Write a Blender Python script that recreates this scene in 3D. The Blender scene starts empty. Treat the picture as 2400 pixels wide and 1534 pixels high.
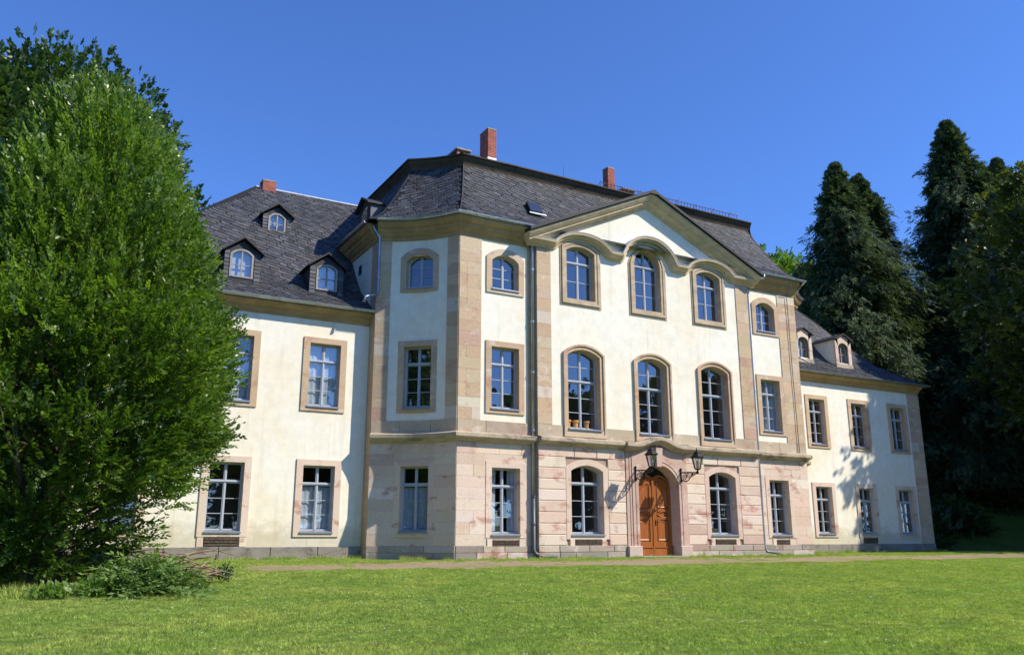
import bpy, math, random
import numpy as np
from mathutils import Vector, Matrix
from mathutils.geometry import tessellate_polygon

random.seed(11)
rng = np.random.default_rng(7)
R_ = math.radians
scene = bpy.context.scene

# ------------------------------------------------------------------ camera
CAM = Vector((-11.957579, -24.764214, 0.659127))
PITCH, BRG, FPX = R_(13.95), R_(60.5), 1985.0
fh = Vector((math.cos(BRG), math.sin(BRG), 0))
cright = Vector((math.sin(BRG), -math.cos(BRG), 0))
cfwd = fh * math.cos(PITCH) + Vector((0, 0, 1)) * math.sin(PITCH)
cup = -fh * math.sin(PITCH) + Vector((0, 0, 1)) * math.cos(PITCH)
cam_data = bpy.data.cameras.new('camera')
cam_data.sensor_width = 36.0
cam_data.sensor_fit = 'HORIZONTAL'
cam_data.lens = FPX * 36.0 / 2400.0
cam_data.clip_end = 2000
cam = bpy.data.objects.new('camera', cam_data)
scene.collection.objects.link(cam)
m3 = Matrix((cright, cup, -cfwd)).transposed()
cam.matrix_world = Matrix.Translation(CAM) @ m3.to_4x4()
scene.camera = cam

# ------------------------------------------------------------------ light
SUN_EL = R_(42.0)
SUN_H = Vector((0.713, -0.701, 0)).normalized()
world = bpy.data.worlds.new('World')
scene.world = world
world.use_nodes = True
wn = world.node_tree.nodes
wl = world.node_tree.links
for n in list(wn):
    wn.remove(n)
wo = wn.new('ShaderNodeOutputWorld')
wb = wn.new('ShaderNodeBackground')
ws = wn.new('ShaderNodeTexSky')
ws.sky_type = 'NISHITA'
ws.sun_disc = False
ws.sun_elevation = SUN_EL
ws.sun_rotation = math.atan2(SUN_H.x, SUN_H.y)
ws.altitude = 600
ws.air_density = 1.0
ws.dust_density = 0.3
ws.ozone_density = 6.0
wt = wn.new('ShaderNodeMix')          # the camera's colour rendering of a clear sky: one tint over the whole dome
wt.data_type = 'RGBA'
wt.blend_type = 'MULTIPLY'
wt.inputs[0].default_value = 1.0
wt.inputs[7].default_value = (0.565, 0.755, 1.10, 1)
wl.new(ws.outputs[0], wt.inputs[6])
wl.new(wt.outputs[2], wb.inputs[0])
wb.inputs[1].default_value = 0.15
wl.new(wb.outputs[0], wo.inputs[0])

sun_d = bpy.data.lights.new('sun', 'SUN')
sun_d.energy = 4.5
sun_d.angle = R_(0.53)
sun_d.color = (1.0, 0.925, 0.79)
sun = bpy.data.objects.new('sun', sun_d)
scene.collection.objects.link(sun)
sdir = Vector((SUN_H.x * math.cos(SUN_EL), SUN_H.y * math.cos(SUN_EL), math.sin(SUN_EL)))
sun.rotation_euler = sdir.to_track_quat('Z', 'Y').to_euler()
sun.location = (60, -60, 60)

scene.view_settings.view_transform = 'Standard'
scene.view_settings.look = 'None'
scene.view_settings.exposure = 0.46
scene.view_settings.gamma = 1.0
scene.view_settings.use_curve_mapping = False
scene.cycles.max_bounces = 8
scene.cycles.transparent_max_bounces = 12

# ------------------------------------------------------------------ materials
def new_mat(name):
    m = bpy.data.materials.new(name)
    m.use_nodes = True
    nt = m.node_tree
    return m, nt, nt.nodes['Principled BSDF']

def _noise(nt, scale, detail=4, rough=0.6, coord='Object', vec=None, dist=0.0, stretch=None):
    t = nt.nodes.new('ShaderNodeTexNoise')
    t.inputs['Scale'].default_value = scale
    t.inputs['Detail'].default_value = detail
    t.inputs['Roughness'].default_value = rough
    t.inputs['Distortion'].default_value = dist
    if vec is None:
        tc = nt.nodes.new('ShaderNodeNewGeometry')
        out = tc.outputs['Position']
        if stretch:
            mp = nt.nodes.new('ShaderNodeMapping')
            mp.inputs['Scale'].default_value = stretch
            nt.links.new(out, mp.inputs['Vector'])
            out = mp.outputs[0]
        nt.links.new(out, t.inputs['Vector'])
    return t

def _ramp(nt, src, stops):
    r = nt.nodes.new('ShaderNodeValToRGB')
    e = r.color_ramp.elements
    while len(e) < len(stops):
        e.new(0.5)
    for i, (p, c) in enumerate(stops):
        e[i].position = p
        e[i].color = (c[0], c[1], c[2], 1) if not isinstance(c, (int, float)) else (c, c, c, 1)
    nt.links.new(src, r.inputs[0])
    return r

def _mix(nt, fac, a, b, mode='MIX'):
    m = nt.nodes.new('ShaderNodeMix')
    m.data_type = 'RGBA'
    m.blend_type = mode
    for sock, v in ((0, fac), (6, a), (7, b)):
        if isinstance(v, (int, float)):
            m.inputs[sock].default_value = v
        elif isinstance(v, tuple):
            m.inputs[sock].default_value = (v[0], v[1], v[2], 1)
        else:
            nt.links.new(v, m.inputs[sock])
    return m.outputs[2]

def _bump(nt, bsdf, src, strength, dist=0.02):
    b = nt.nodes.new('ShaderNodeBump')
    b.inputs['Strength'].default_value = strength
    b.inputs['Distance'].default_value = dist
    nt.links.new(src, b.inputs['Height'])
    nt.links.new(b.outputs[0], bsdf.inputs['Normal'])

def _attr(nt, name='Col'):
    a = nt.nodes.new('ShaderNodeAttribute')
    a.attribute_name = name
    return a

def mat_simple(name, col, rough=0.6, metal=0.0, var=0.12, scale=6.0, bump=0.0, spec=0.5):
    m, nt, b = new_mat(name)
    n = _noise(nt, scale)
    c2 = tuple(max(0, c * (1 - var)) for c in col)
    c1 = tuple(min(1, c * (1 + var)) for c in col)
    r = _ramp(nt, n.outputs[0], [(0.3, c2), (0.7, c1)])
    nt.links.new(r.outputs[0], b.inputs['Base Color'])
    b.inputs['Roughness'].default_value = rough
    b.inputs['Metallic'].default_value = metal
    b.inputs['Specular IOR Level'].default_value = spec
    if bump:
        n2 = _noise(nt, scale * 6)
        _bump(nt, b, n2.outputs[0], bump, 0.01)
    return m

def mat_plaster():
    m, nt, b = new_mat('lime_plaster')
    n1 = _noise(nt, 0.55, 5, 0.62, dist=0.4)
    r1 = _ramp(nt, n1.outputs[0], [(0.40, (0.83, 0.795, 0.69)), (0.54, (0.82, 0.76, 0.625)), (0.70, (0.815, 0.73, 0.555))])
    n2 = _noise(nt, 3.2, 5, 0.7)
    r2 = _ramp(nt, n2.outputs[0], [(0.35, 0.93), (0.6, 1.03)])
    c = _mix(nt, 1.0, r1.outputs[0], r2.outputs[0], 'MULTIPLY')
    n4 = _noise(nt, 1.6, 3, 0.6, stretch=(3.4, 3.4, 0.14))
    r4 = _ramp(nt, n4.outputs[0], [(0.58, (1, 1, 1)), (0.74, (0.87, 0.845, 0.80))])
    c = _mix(nt, 0.75, c, r4.outputs[0], 'MULTIPLY')
    ge = nt.nodes.new('ShaderNodeNewGeometry')
    sx = nt.nodes.new('ShaderNodeSeparateXYZ')
    nt.links.new(ge.outputs['Position'], sx.inputs[0])
    nd = _noise(nt, 2.4, 5, 0.7)
    ad = nt.nodes.new('ShaderNodeMath')
    ad.operation = 'MULTIPLY_ADD'
    ad.inputs[1].default_value = -1.5
    nt.links.new(nd.outputs[0], ad.inputs[0])
    nt.links.new(sx.outputs['Z'], ad.inputs[2])
    rd = _ramp(nt, ad.outputs[0], [(0.0, (0.66, 0.62, 0.54)), (0.45, (1, 1, 1))])
    c = _mix(nt, 0.7, c, rd.outputs[0], 'MULTIPLY')
    nt.links.new(c, b.inputs['Base Color'])
    b.inputs['Roughness'].default_value = 0.92
    b.inputs['Specular IOR Level'].default_value = 0.15
    n3 = _noise(nt, 9, 6, 0.7)
    _bump(nt, b, n3.outputs[0], 0.25, 0.012)
    return m

def mat_stone(name='sandstone', pink=1.0):
    m, nt, b = new_mat(name)
    a = _attr(nt)
    n1 = _noise(nt, 1.15, 6, 0.62, dist=0.35, stretch=(1, 1, 1.9))
    r1 = _ramp(nt, n1.outputs[0], [(0.565, 0.0), (0.64, 1.0)])
    k = nt.nodes.new('ShaderNodeMath')
    k.operation = 'MULTIPLY'
    k.inputs[1].default_value = 0.7 * pink
    nt.links.new(r1.outputs[0], k.inputs[0])
    c = _mix(nt, k.outputs[0], a.outputs['Color'], (0.43, 0.20, 0.155))
    n2 = _noise(nt, 1.9, 6, 0.66, dist=0.3, stretch=(1, 1, 1.6))
    r2 = _ramp(nt, n2.outputs[0], [(0.56, 0.0), (0.66, 0.65)])
    c = _mix(nt, r2.outputs[0], c, (0.68, 0.58, 0.48))
    n5 = _noise(nt, 0.8, 6, 0.68, stretch=(1.4, 1.4, 0.8))
    r5 = _ramp(nt, n5.outputs[0], [(0.54, (1, 1, 1)), (0.72, (0.74, 0.71, 0.68))])
    c = _mix(nt, 1.0, c, r5.outputs[0], 'MULTIPLY')
    n3 = _noise(nt, 22, 5, 0.7, stretch=(1, 1, 2.5))
    r3 = _ramp(nt, n3.outputs[0], [(0.3, 0.78), (0.7, 1.14)])
    c = _mix(nt, 1.0, c, r3.outputs[0], 'MULTIPLY')
    nt.links.new(c, b.inputs['Base Color'])
    b.inputs['Roughness'].default_value = 0.88
    b.inputs['Specular IOR Level'].default_value = 0.2
    n4 = _noise(nt, 14, 6, 0.75)
    _bump(nt, b, n4.outputs[0], 0.45, 0.02)
    return m

def mat_weathered(name, base, dark, lichen=(0.42, 0.34, 0.12)):
    """stone mouldings: tan with soot patches and some lichen"""
    m, nt, b = new_mat(name)
    n1 = _noise(nt, 1.3, 6, 0.7, dist=0.6, stretch=(1, 1, 2.0))
    r1 = _ramp(nt, n1.outputs[0], [(0.38, base), (0.54, tuple(x * 0.80 for x in base)), (0.66, dark)])
    n2 = _noise(nt, 2.3, 5, 0.7)
    r2 = _ramp(nt, n2.outputs[0], [(0.66, 0.0), (0.76, 0.6)])
    c = _mix(nt, r2.outputs[0], r1.outputs[0], lichen)
    n3 = _noise(nt, 26, 4, 0.7)
    r3 = _ramp(nt, n3.outputs[0], [(0.3, 0.84), (0.7, 1.1)])
    c = _mix(nt, 1.0, c, r3.outputs[0], 'MULTIPLY')
    nt.links.new(c, b.inputs['Base Color'])
    b.inputs['Roughness'].default_value = 0.9
    b.inputs['Specular IOR Level'].default_value = 0.2
    n4 = _noise(nt, 18, 6, 0.75)
    _bump(nt, b, n4.outputs[0], 0.35, 0.015)
    return m

def mat_slate():
    m, nt, b = new_mat('slate')
    a = _attr(nt)
    n1 = _noise(nt, 5, 5, 0.7, stretch=(1, 1, 1))
    r1 = _ramp(nt, n1.outputs[0], [(0.3, 0.72), (0.7, 1.25)])
    c = _mix(nt, 1.0, a.outputs['Color'], r1.outputs[0], 'MULTIPLY')
    n2 = _noise(nt, 0.9, 4, 0.65)
    r2 = _ramp(nt, n2.outputs[0], [(0.55, 0.0), (0.72, 0.45)])
    c = _mix(nt, r2.outputs[0], c, (0.045, 0.037, 0.030))
    nt.links.new(c, b.inputs['Base Color'])
    b.inputs['Roughness'].default_value = 0.6
    b.inputs['Specular IOR Level'].default_value = 0.32
    n4 = _noise(nt, 30, 4, 0.7)
    _bump(nt, b, n4.outputs[0], 0.3, 0.008)
    return m

def mat_glass():
    m = bpy.data.materials.new('window_glass')
    m.use_nodes = True
    nt = m.node_tree
    for n in list(nt.nodes):
        nt.nodes.remove(n)
    o = nt.nodes.new('ShaderNodeOutputMaterial')
    tr = nt.nodes.new('ShaderNodeBsdfTransparent')
    tr.inputs[0].default_value = (0.84, 0.88, 0.92, 1)
    gl = nt.nodes.new('ShaderNodeBsdfGlossy')
    gl.inputs['Roughness'].default_value = 0.012
    gl.inputs['Color'].default_value = (0.95, 0.97, 1, 1)
    n = _noise(nt, 3.0, 2, 0.4)
    b = nt.nodes.new('ShaderNodeBump')
    b.inputs['Strength'].default_value = 0.05
    b.inputs['Distance'].default_value = 0.02
    nt.links.new(n.outputs[0], b.inputs['Height'])
    nt.links.new(b.outputs[0], gl.inputs['Normal'])
    # Schlick reflectance of the double glazing, the same from both sides
    ge = nt.nodes.new('ShaderNodeNewGeometry')
    dt = nt.nodes.new('ShaderNodeVectorMath')
    dt.operation = 'DOT_PRODUCT'
    nt.links.new(ge.outputs['Normal'], dt.inputs[0])
    nt.links.new(ge.outputs['Incoming'], dt.inputs[1])
    def math_(op, a, b=None):
        q = nt.nodes.new('ShaderNodeMath')
        q.operation = op
        for i_, v_ in enumerate((a, b)):
            if v_ is None:
                continue
            if isinstance(v_, (int, float)):
                q.inputs[i_].default_value = v_
            else:
                nt.links.new(v_, q.inputs[i_])
        return q.outputs[0]
    f_ = math_('MULTIPLY_ADD', math_('POWER', math_('SUBTRACT', 1.0, math_('ABSOLUTE', dt.outputs['Value'])), 4.0), 0.84)
    f_.node.inputs[2].default_value = 0.19
    mx = nt.nodes.new('ShaderNodeMixShader')
    nt.links.new(f_, mx.inputs[0])
    nt.links.new(tr.outputs[0], mx.inputs[1])
    nt.links.new(gl.outputs[0], mx.inputs[2])
    nt.links.new(mx.outputs[0], o.inputs[0])
    return m

def mat_wood():
    m, nt, b = new_mat('oak_door_wood')
    n = _noise(nt, 3.0, 5, 0.6, dist=1.0, stretch=(16, 16, 0.9))
    r = _ramp(nt, n.outputs[0], [(0.3, (0.19, 0.052, 0.009)), (0.55, (0.335, 0.098, 0.015)), (0.75, (0.43, 0.145, 0.026))])
    nt.links.new(r.outputs[0], b.inputs['Base Color'])
    b.inputs['Roughness'].default_value = 0.42
    return m

def mat_leaf(name, c_dark, c_light, trans=0.35, gloss=0.5, rough=0.45):
    m = bpy.data.materials.new(name)
    m.use_nodes = True
    nt = m.node_tree
    for n in list(nt.nodes):
        nt.nodes.remove(n)
    o = nt.nodes.new('ShaderNodeOutputMaterial')
    a = _attr(nt)
    r = _ramp(nt, a.outputs['Fac'], [(0.0, c_dark), (1.0, c_light)])
    p = nt.nodes.new('ShaderNodeBsdfPrincipled')
    p.inputs['Roughness'].default_value = rough
    p.inputs['Specular IOR Level'].default_value = gloss
    nt.links.new(r.outputs[0], p.inputs['Base Color'])
    t = nt.nodes.new('ShaderNodeBsdfTranslucent')
    tc = _mix(nt, 1.0, r.outputs[0], (1.5, 1.7, 0.55), 'MULTIPLY')
    nt.links.new(tc, t.inputs['Color'])
    mx = nt.nodes.new('ShaderNodeMixShader')
    mx.inputs[0].default_value = trans
    nt.links.new(p.outputs[0], mx.inputs[1])
    nt.links.new(t.outputs[0], mx.inputs[2])
    nt.links.new(mx.outputs[0], o.inputs[0])
    return m

def mat_grass():
    m = mat_leaf('grass_blade', (0.135, 0.235, 0.030), (0.53, 0.62, 0.17), 0.35, 0.3, 0.5)
    nt = m.node_tree
    ramp = [n for n in nt.nodes if n.type == 'VALTORGB'][0]
    n1 = _noise(nt, 0.75, 5, 0.7)
    r1 = _ramp(nt, n1.outputs[0], [(0.36, (0.84, 0.93, 0.8)), (0.5, (1, 1, 1)), (0.66, (1.34, 1.14, 1.3))])
    n2 = _noise(nt, 4.0, 4, 0.7)
    r2 = _ramp(nt, n2.outputs[0], [(0.3, 0.66), (0.55, 1.0), (0.72, 1.28)])
    n3 = _noise(nt, 16.0, 3, 0.7)
    r3 = _ramp(nt, n3.outputs[0], [(0.34, (0.50, 0.55, 0.5)), (0.5, (0.95, 0.95, 0.95)), (0.66, (1.6, 1.45, 1.7))])
    c = _mix(nt, 1.0, ramp.outputs[0], r1.outputs[0], 'MULTIPLY')
    c = _mix(nt, 1.0, c, r2.outputs[0], 'MULTIPLY')
    c = _mix(nt, 1.0, c, r3.outputs[0], 'MULTIPLY')
    for l in list(nt.links):
        if l.from_node == ramp and l.to_node.type in ('BSDF_PRINCIPLED', 'MIX') and l.to_socket != [n for n in nt.nodes if n.type == 'MIX'][1].inputs[6]:
            s_ = l.to_socket
            nt.links.remove(l)
            nt.links.new(c, s_)
    return m

def mat_lawn():
    m, nt, b = new_mat('lawn_soil_and_thatch')
    n1 = _noise(nt, 0.6, 5, 0.65)
    r1 = _ramp(nt, n1.outputs[0], [(0.35, (0.09, 0.15, 0.025)), (0.55, (0.12, 0.19, 0.033)), (0.7, (0.16, 0.20, 0.05))])
    n2 = _noise(nt, 40, 4, 0.7)
    r2 = _ramp(nt, n2.outputs[0], [(0.3, 0.6), (0.7, 1.3)])
    c = _mix(nt, 1.0, r1.outputs[0], r2.outputs[0], 'MULTIPLY')
    nt.links.new(c, b.inputs['Base Color'])
    b.inputs['Roughness'].default_value = 0.95
    b.inputs['Specular IOR Level'].default_value = 0.1
    _bump(nt, b, n2.outputs[0], 0.6, 0.03)
    return m

def mat_path():
    m, nt, b = new_mat('path_gravel')
    n1 = _noise(nt, 1.1, 5, 0.65, stretch=(0.35, 1.2, 1))
    r1 = _ramp(nt, n1.outputs[0], [(0.38, (0.345, 0.255, 0.175)), (0.58, (0.29, 0.23, 0.14)), (0.72, (0.20, 0.19, 0.08))])
    n2 = _noise(nt, 45, 4, 0.8)
    r2 = _ramp(nt, n2.outputs[0], [(0.3, 0.65), (0.7, 1.3)])
    c = _mix(nt, 1.0, r1.outputs[0], r2.outputs[0], 'MULTIPLY')
    nt.links.new(c, b.inputs['Base Color'])
    b.inputs['Roughness'].default_value = 0.95
    b.inputs['Specular IOR Level'].default_value = 0.1
    _bump(nt, b, n2.outputs[0], 0.7, 0.02)
    return m

M = {}
M['plaster'] = mat_plaster()
M['stone'] = mat_stone()
M['tan'] = mat_stone('tan_sandstone', 0.6)
M['mould'] = mat_weathered('moulded_sandstone', (0.72, 0.565, 0.375), (0.52, 0.40, 0.26), (0.55, 0.40, 0.22))
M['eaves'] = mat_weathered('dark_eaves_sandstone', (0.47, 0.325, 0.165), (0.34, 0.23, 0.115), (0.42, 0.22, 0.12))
M['weathered'] = mat_weathered('weathered_window_stone', (0.58, 0.455, 0.31), (0.40, 0.315, 0.22), (0.46, 0.27, 0.19))
M['string'] = mat_weathered('string_course_sandstone', (0.52, 0.43, 0.31), (0.13, 0.115, 0.095))
M['plinth'] = mat_weathered('grey_plinth_stone', (0.30, 0.27, 0.23), (0.12, 0.11, 0.10), (0.33, 0.26, 0.20))
M['mortar'] = mat_simple('mortar', (0.36, 0.29, 0.23), 0.95, bump=0.3)
M['slate'] = mat_slate()
M['roofdark'] = mat_simple('dark_roof_board', (0.022, 0.021, 0.022), 0.7)
M['fascia'] = mat_weathered('weathered_timber_fascia', (0.105, 0.08, 0.055), (0.035, 0.03, 0.026), (0.13, 0.10, 0.06))
M['zinc'] = mat_simple('zinc_gutter', (0.50, 0.52, 0.54), 0.38, 0.85, 0.2, 3.0)
M['pipe'] = mat_simple('zinc_downpipe', (0.36, 0.39, 0.44), 0.35, 0.8, 0.2, 2.0)
M['iron_pipe'] = mat_simple('grey_iron_pipe', (0.10, 0.11, 0.125), 0.5, 0.3, 0.2, 3.0)
M['ochre_pipe'] = mat_simple('ochre_painted_pipe', (0.42, 0.25, 0.13), 0.6, 0.0, 0.2, 3.0)
M['frame'] = mat_simple('grey_blue_window_paint', (0.41, 0.44, 0.49), 0.45, 0, 0.05, 8)
M['oldframe'] = mat_simple('weathered_dormer_timber', (0.31, 0.285, 0.265), 0.8, 0, 0.3, 14)
M['sill'] = mat_simple('zinc_sill', (0.34, 0.37, 0.42), 0.4, 0.6, 0.1, 6)
M['glass'] = mat_glass()
M['room'] = mat_simple('room_paint', (0.42, 0.40, 0.37), 0.9)
M['curtain'] = mat_simple('white_curtain', (0.52, 0.56, 0.59), 0.9)
M['brick'] = mat_simple('red_brick', (0.36, 0.115, 0.075), 0.85, 0, 0.35, 4.5, 0.4)
M['wood'] = mat_wood()
M['iron'] = mat_simple('black_iron', (0.018, 0.018, 0.02), 0.42, 0.6)
M['rust'] = mat_simple('rusty_iron', (0.24, 0.095, 0.075), 0.8, 0.0)
M['lampglass'] = M['glass']
M['hatch'] = mat_simple('cellar_hatch_board', (0.10, 0.07, 0.05), 0.95, 0, 0.6, 14, 0.8)
M['bark'] = mat_simple('bark', (0.11, 0.085, 0.065), 0.9, 0, 0.4, 9, 0.6)
M['twig'] = mat_simple('dry_twig', (0.23, 0.15, 0.105), 0.85, 0, 0.4, 9)
M['lawn'] = mat_lawn()
M['path'] = mat_path()
M['step'] = mat_simple('grey_step_stone', (0.33, 0.32, 0.30), 0.9, 0, 0.2, 5, 0.3)
M['lead'] = mat_simple('lead_flashing', (0.42, 0.44, 0.47), 0.5, 0.5, 0.2, 5)
M['concrete'] = mat_simple('grey_concrete', (0.30, 0.29, 0.26), 0.9, 0, 0.25, 5, 0.3)
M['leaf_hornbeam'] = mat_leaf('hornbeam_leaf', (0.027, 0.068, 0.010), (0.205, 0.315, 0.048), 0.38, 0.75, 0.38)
M['leaf_tall'] = mat_leaf('tall_tree_leaf', (0.026, 0.058, 0.018), (0.075, 0.130, 0.030), 0.35)
M['leaf_conifer'] = mat_leaf('conifer_spray', (0.036, 0.060, 0.032), (0.135, 0.175, 0.082), 0.2, 0.1, 0.6)
M['leaf_maple'] = mat_leaf('maple_leaf', (0.042, 0.060, 0.015), (0.17, 0.185, 0.040), 0.32)
M['leaf_wood'] = mat_leaf('woodland_leaf', (0.025, 0.055, 0.014), (0.06, 0.10, 0.025), 0.25)
M['leaf_bright'] = mat_leaf('bright_leaf', (0.08, 0.16, 0.022), (0.17, 0.27, 0.04), 0.42)
M['leaf_pile'] = mat_leaf('cut_laurel_leaf', (0.045, 0.105, 0.020), (0.18, 0.27, 0.07), 0.25, 0.3, 0.5)
M['grass'] = mat_grass()
M['daisy'] = mat_simple('white_petal', (0.75, 0.75, 0.72), 0.7)

# ------------------------------------------------------------------ helpers
def link(o):
    scene.collection.objects.link(o)

def mk(name, verts, faces, mat, parent=None, cols=None, smooth=False, label=None, kind=None):
    me = bpy.data.meshes.new(name)
    me.from_pydata([tuple(v) for v in verts], [], faces)
    if cols is not None:
        at = me.attributes.new('Col', 'FLOAT_COLOR', 'FACE')
        if isinstance(cols, tuple):
            cols = [cols] * len(faces)
        at.data.foreach_set('color', np.array([(c[0], c[1], c[2], 1.0) for c in cols], dtype=np.float32).ravel())
    if smooth:
        me.polygons.foreach_set('use_smooth', [True] * len(me.polygons))
    me.materials.append(mat)
    me.update()
    o = bpy.data.objects.new(name, me)
    link(o)
    if parent is not None:
        o.parent = parent
        p = parent
        loc = Vector((0, 0, 0))
        while p is not None:
            loc += p.location
            p = p.parent
        o.matrix_parent_inverse = Matrix.Translation(-loc)
    if label:
        o['label'] = label
    if kind:
        o['kind'] = kind
    return o

def npmesh(name, V, F, mat, parent=None, col=None, smooth=False):
    """fast mesh from numpy arrays; F is (n,k) with constant k; col is per-face scalar"""
    me = bpy.data.meshes.new(name)
    n, k = F.shape
    me.vertices.add(len(V))
    me.vertices.foreach_set('co', V.astype(np.float32).ravel())
    me.loops.add(n * k)
    me.loops.foreach_set('vertex_index', F.astype(np.int32).ravel())
    me.polygons.add(n)
    me.polygons.foreach_set('loop_start', np.arange(0, n * k, k, dtype=np.int32))
    me.polygons.foreach_set('loop_total', np.full(n, k, dtype=np.int32))
    if smooth:
        me.polygons.foreach_set('use_smooth', np.ones(n, dtype=bool))
    me.update(calc_edges=True)
    if col is not None:
        at = me.attributes.new('Col', 'FLOAT_COLOR', 'FACE')
        c = np.ones((n, 4), dtype=np.float32)
        c[:, :3] = np.asarray(col, dtype=np.float32).reshape(n, -1)
        at.data.foreach_set('color', c.ravel())
    me.materials.append(mat)
    o = bpy.data.objects.new(name, me)
    link(o)
    if parent is not None:
        o.parent = parent
        o.matrix_parent_inverse = Matrix.Translation(-parent.location)
    return o

def thing(name, label, cat, loc=(0, 0, 0), group=None):
    o = bpy.data.objects.new(name, None)
    o.empty_display_size = 0.3
    link(o)
    o.location = loc
    o['label'] = label
    o['category'] = cat
    if group:
        o['group'] = group
    return o

class MB:
    def __init__(s):
        s.v, s.f, s.c = [], [], []
    def add(s, verts, faces, col=None):
        b = len(s.v)
        s.v += [Vector(v) for v in verts]
        for f in faces:
            s.f.append(tuple(i + b for i in f))
            s.c.append(col or (1, 1, 1))
    def box(s, P, a0, a1, b0, b1, c0, c1, col=None):
        vs = [P(a, b, c) for c in (c0, c1) for b in (b0, b1) for a in (a0, a1)]
        s.add(vs, [(0, 2, 3, 1), (4, 5, 7, 6), (0, 1, 5, 4), (2, 6, 7, 3), (0, 4, 6, 2), (1, 3, 7, 5)], col)
    def tube(s, pts, r, n=6, closed=False, col=None):
        pts = [Vector(p) for p in pts]
        rs = r if isinstance(r, (list, tuple)) else [r] * len(pts)
        rings = []
        prev = None
        for i, p in enumerate(pts):
            d = (pts[min(i + 1, len(pts) - 1)] - pts[max(i - 1, 0)])
            if d.length < 1e-9:
                d = Vector((0, 0, 1))
            d.normalize()
            a = prev if prev is not None else (Vector((0, 0, 1)) if abs(d.z) < 0.9 else Vector((1, 0, 0)))
            x = (a - d * a.dot(d))
            if x.length < 1e-6:
                x = d.orthogonal()
            x.normalize()
            prev = x
            y = d.cross(x)
            rings.append([p + (x * math.cos(2 * math.pi * k / n) + y * math.sin(2 * math.pi * k / n)) * rs[i] for k in range(n)])
        vs = [v for ring in rings for v in ring]
        fs = []
        for i in range(len(pts) - 1):
            for k in range(n):
                k2 = (k + 1) % n
                fs.append((i * n + k, i * n + k2, (i + 1) * n + k2, (i + 1) * n + k))
        fs.append(tuple(range(n - 1, -1, -1)))
        fs.append(tuple((len(pts) - 1) * n + k for k in range(n)))
        s.add(vs, fs, col)
    def lathe(s, centre, prof, n=12, col=None, rot=0.0):
        vs, fs = [], []
        c = Vector(centre)
        for (r, z) in prof:
            for k in range(n):
                a = 2 * math.pi * k / n + rot
                vs.append(c + Vector((r * math.cos(a), r * math.sin(a), z)))
        for i in range(len(prof) - 1):
            for k in range(n):
                k2 = (k + 1) % n
                fs.append((i * n + k, i * n + k2, (i + 1) * n + k2, (i + 1) * n + k))
        s.add(vs, fs, col)
    def build(s, name, mat, parent=None, smooth=False, label=None, kind=None, cols=False):
        return mk(name, s.v, s.f, mat, parent, s.c if cols else None, smooth, label, kind)

def flat(y):
    return lambda a, b, c: Vector((a, y - c, b))

# concave quarter faces joining the tall block to the wings
Y2 = 2.02
A2 = Vector((-2.2, Y2))
_ch = A2.length
_d = A2 / _ch
_inn = Vector((_d.y, -_d.x))
if _inn.x + _inn.y < 0:
    _inn = -_inn
SAG = 0.26
ARC_R = _ch * _ch / 8 / SAG + SAG / 2
ARC_C = A2 / 2 + _inn * SAG - _inn * ARC_R
ARC_A0 = math.atan2(-ARC_C.y, -ARC_C.x)
ARC_L = 2 * ARC_R * math.asin(_ch / 2 / ARC_R)
XB = 16.05
XC = 7.97
def arc_l(a, b, c):
    t = ARC_A0 + a / ARC_R
    r = ARC_R - c
    return Vector((ARC_C.x + r * math.cos(t), ARC_C.y + r * math.sin(t), b))
def arc_r(a, b, c):
    v = arc_l(a, b, c)
    return Vector((XB - v.x, v.y, v.z))
def arc_frame(a, left=True):
    """flat local frame at arc position a"""
    f = arc_l if left else arc_r
    o = f(a, 0, 0)
    w = (f(a, 0, 1) - o).normalized()
    u = Vector((-w.y, w.x, 0))
    return lambda x, b, c: o + u * x + Vector((0, 0, b)) + w * c

def offset_poly(pts, d, closed=False):
    """offset to the left-hand side normal by -d => outward for a path walked with the building on its left"""
    n = len(pts)
    out = []
    for i in range(n):
        p = Vector(pts[i])
        segs = []
        if i > 0 or closed:
            q = Vector(pts[i - 1])
            segs.append((p - q).normalized())
        if i < n - 1 or closed:
            q = Vector(pts[(i + 1) % n])
            segs.append((q - p).normalized())
        ns = [Vector((s.y, -s.x)) for s in segs]
        if len(ns) == 1:
            out.append(p + ns[0] * d)
        else:
            m = ns[0] + ns[1]
            if m.length < 1e-6:
                m = ns[0].copy()
            m.normalize()
            out.append(p + m * (d / max(0.25, m.dot(ns[0]))))
    return out

def sweep(name, plan, profile, mat, parent, zoff=None, smooth=False, closed=False, cols=None):
    """profile = list of (outward, z); plan walked with the building on the left. joints: one object per plan segment run"""
    rows = []
    for (w, z) in profile:
        ps = offset_poly(plan, w, closed)
        if closed:
            ps.append(ps[0])
        rows.append([Vector((p.x, p.y, z + (zoff[i] if zoff else 0))) for i, p in enumerate(ps)])
    n, k = len(rows[0]), len(profile)
    vs = [rows[j][i] for i in range(n) for j in range(k)]
    fs = []
    for i in range(n - 1):
        for j in range(k - 1):
            fs.append((i * k + j, (i + 1) * k + j, (i + 1) * k + j + 1, i * k + j + 1))
    if not closed:
        fs.append(tuple(range(k)))
        fs.append(tuple((n - 1) * k + j for j in range(k - 1, -1, -1)))
    return mk(name, vs, fs, mat, parent, cols, smooth)

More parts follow.
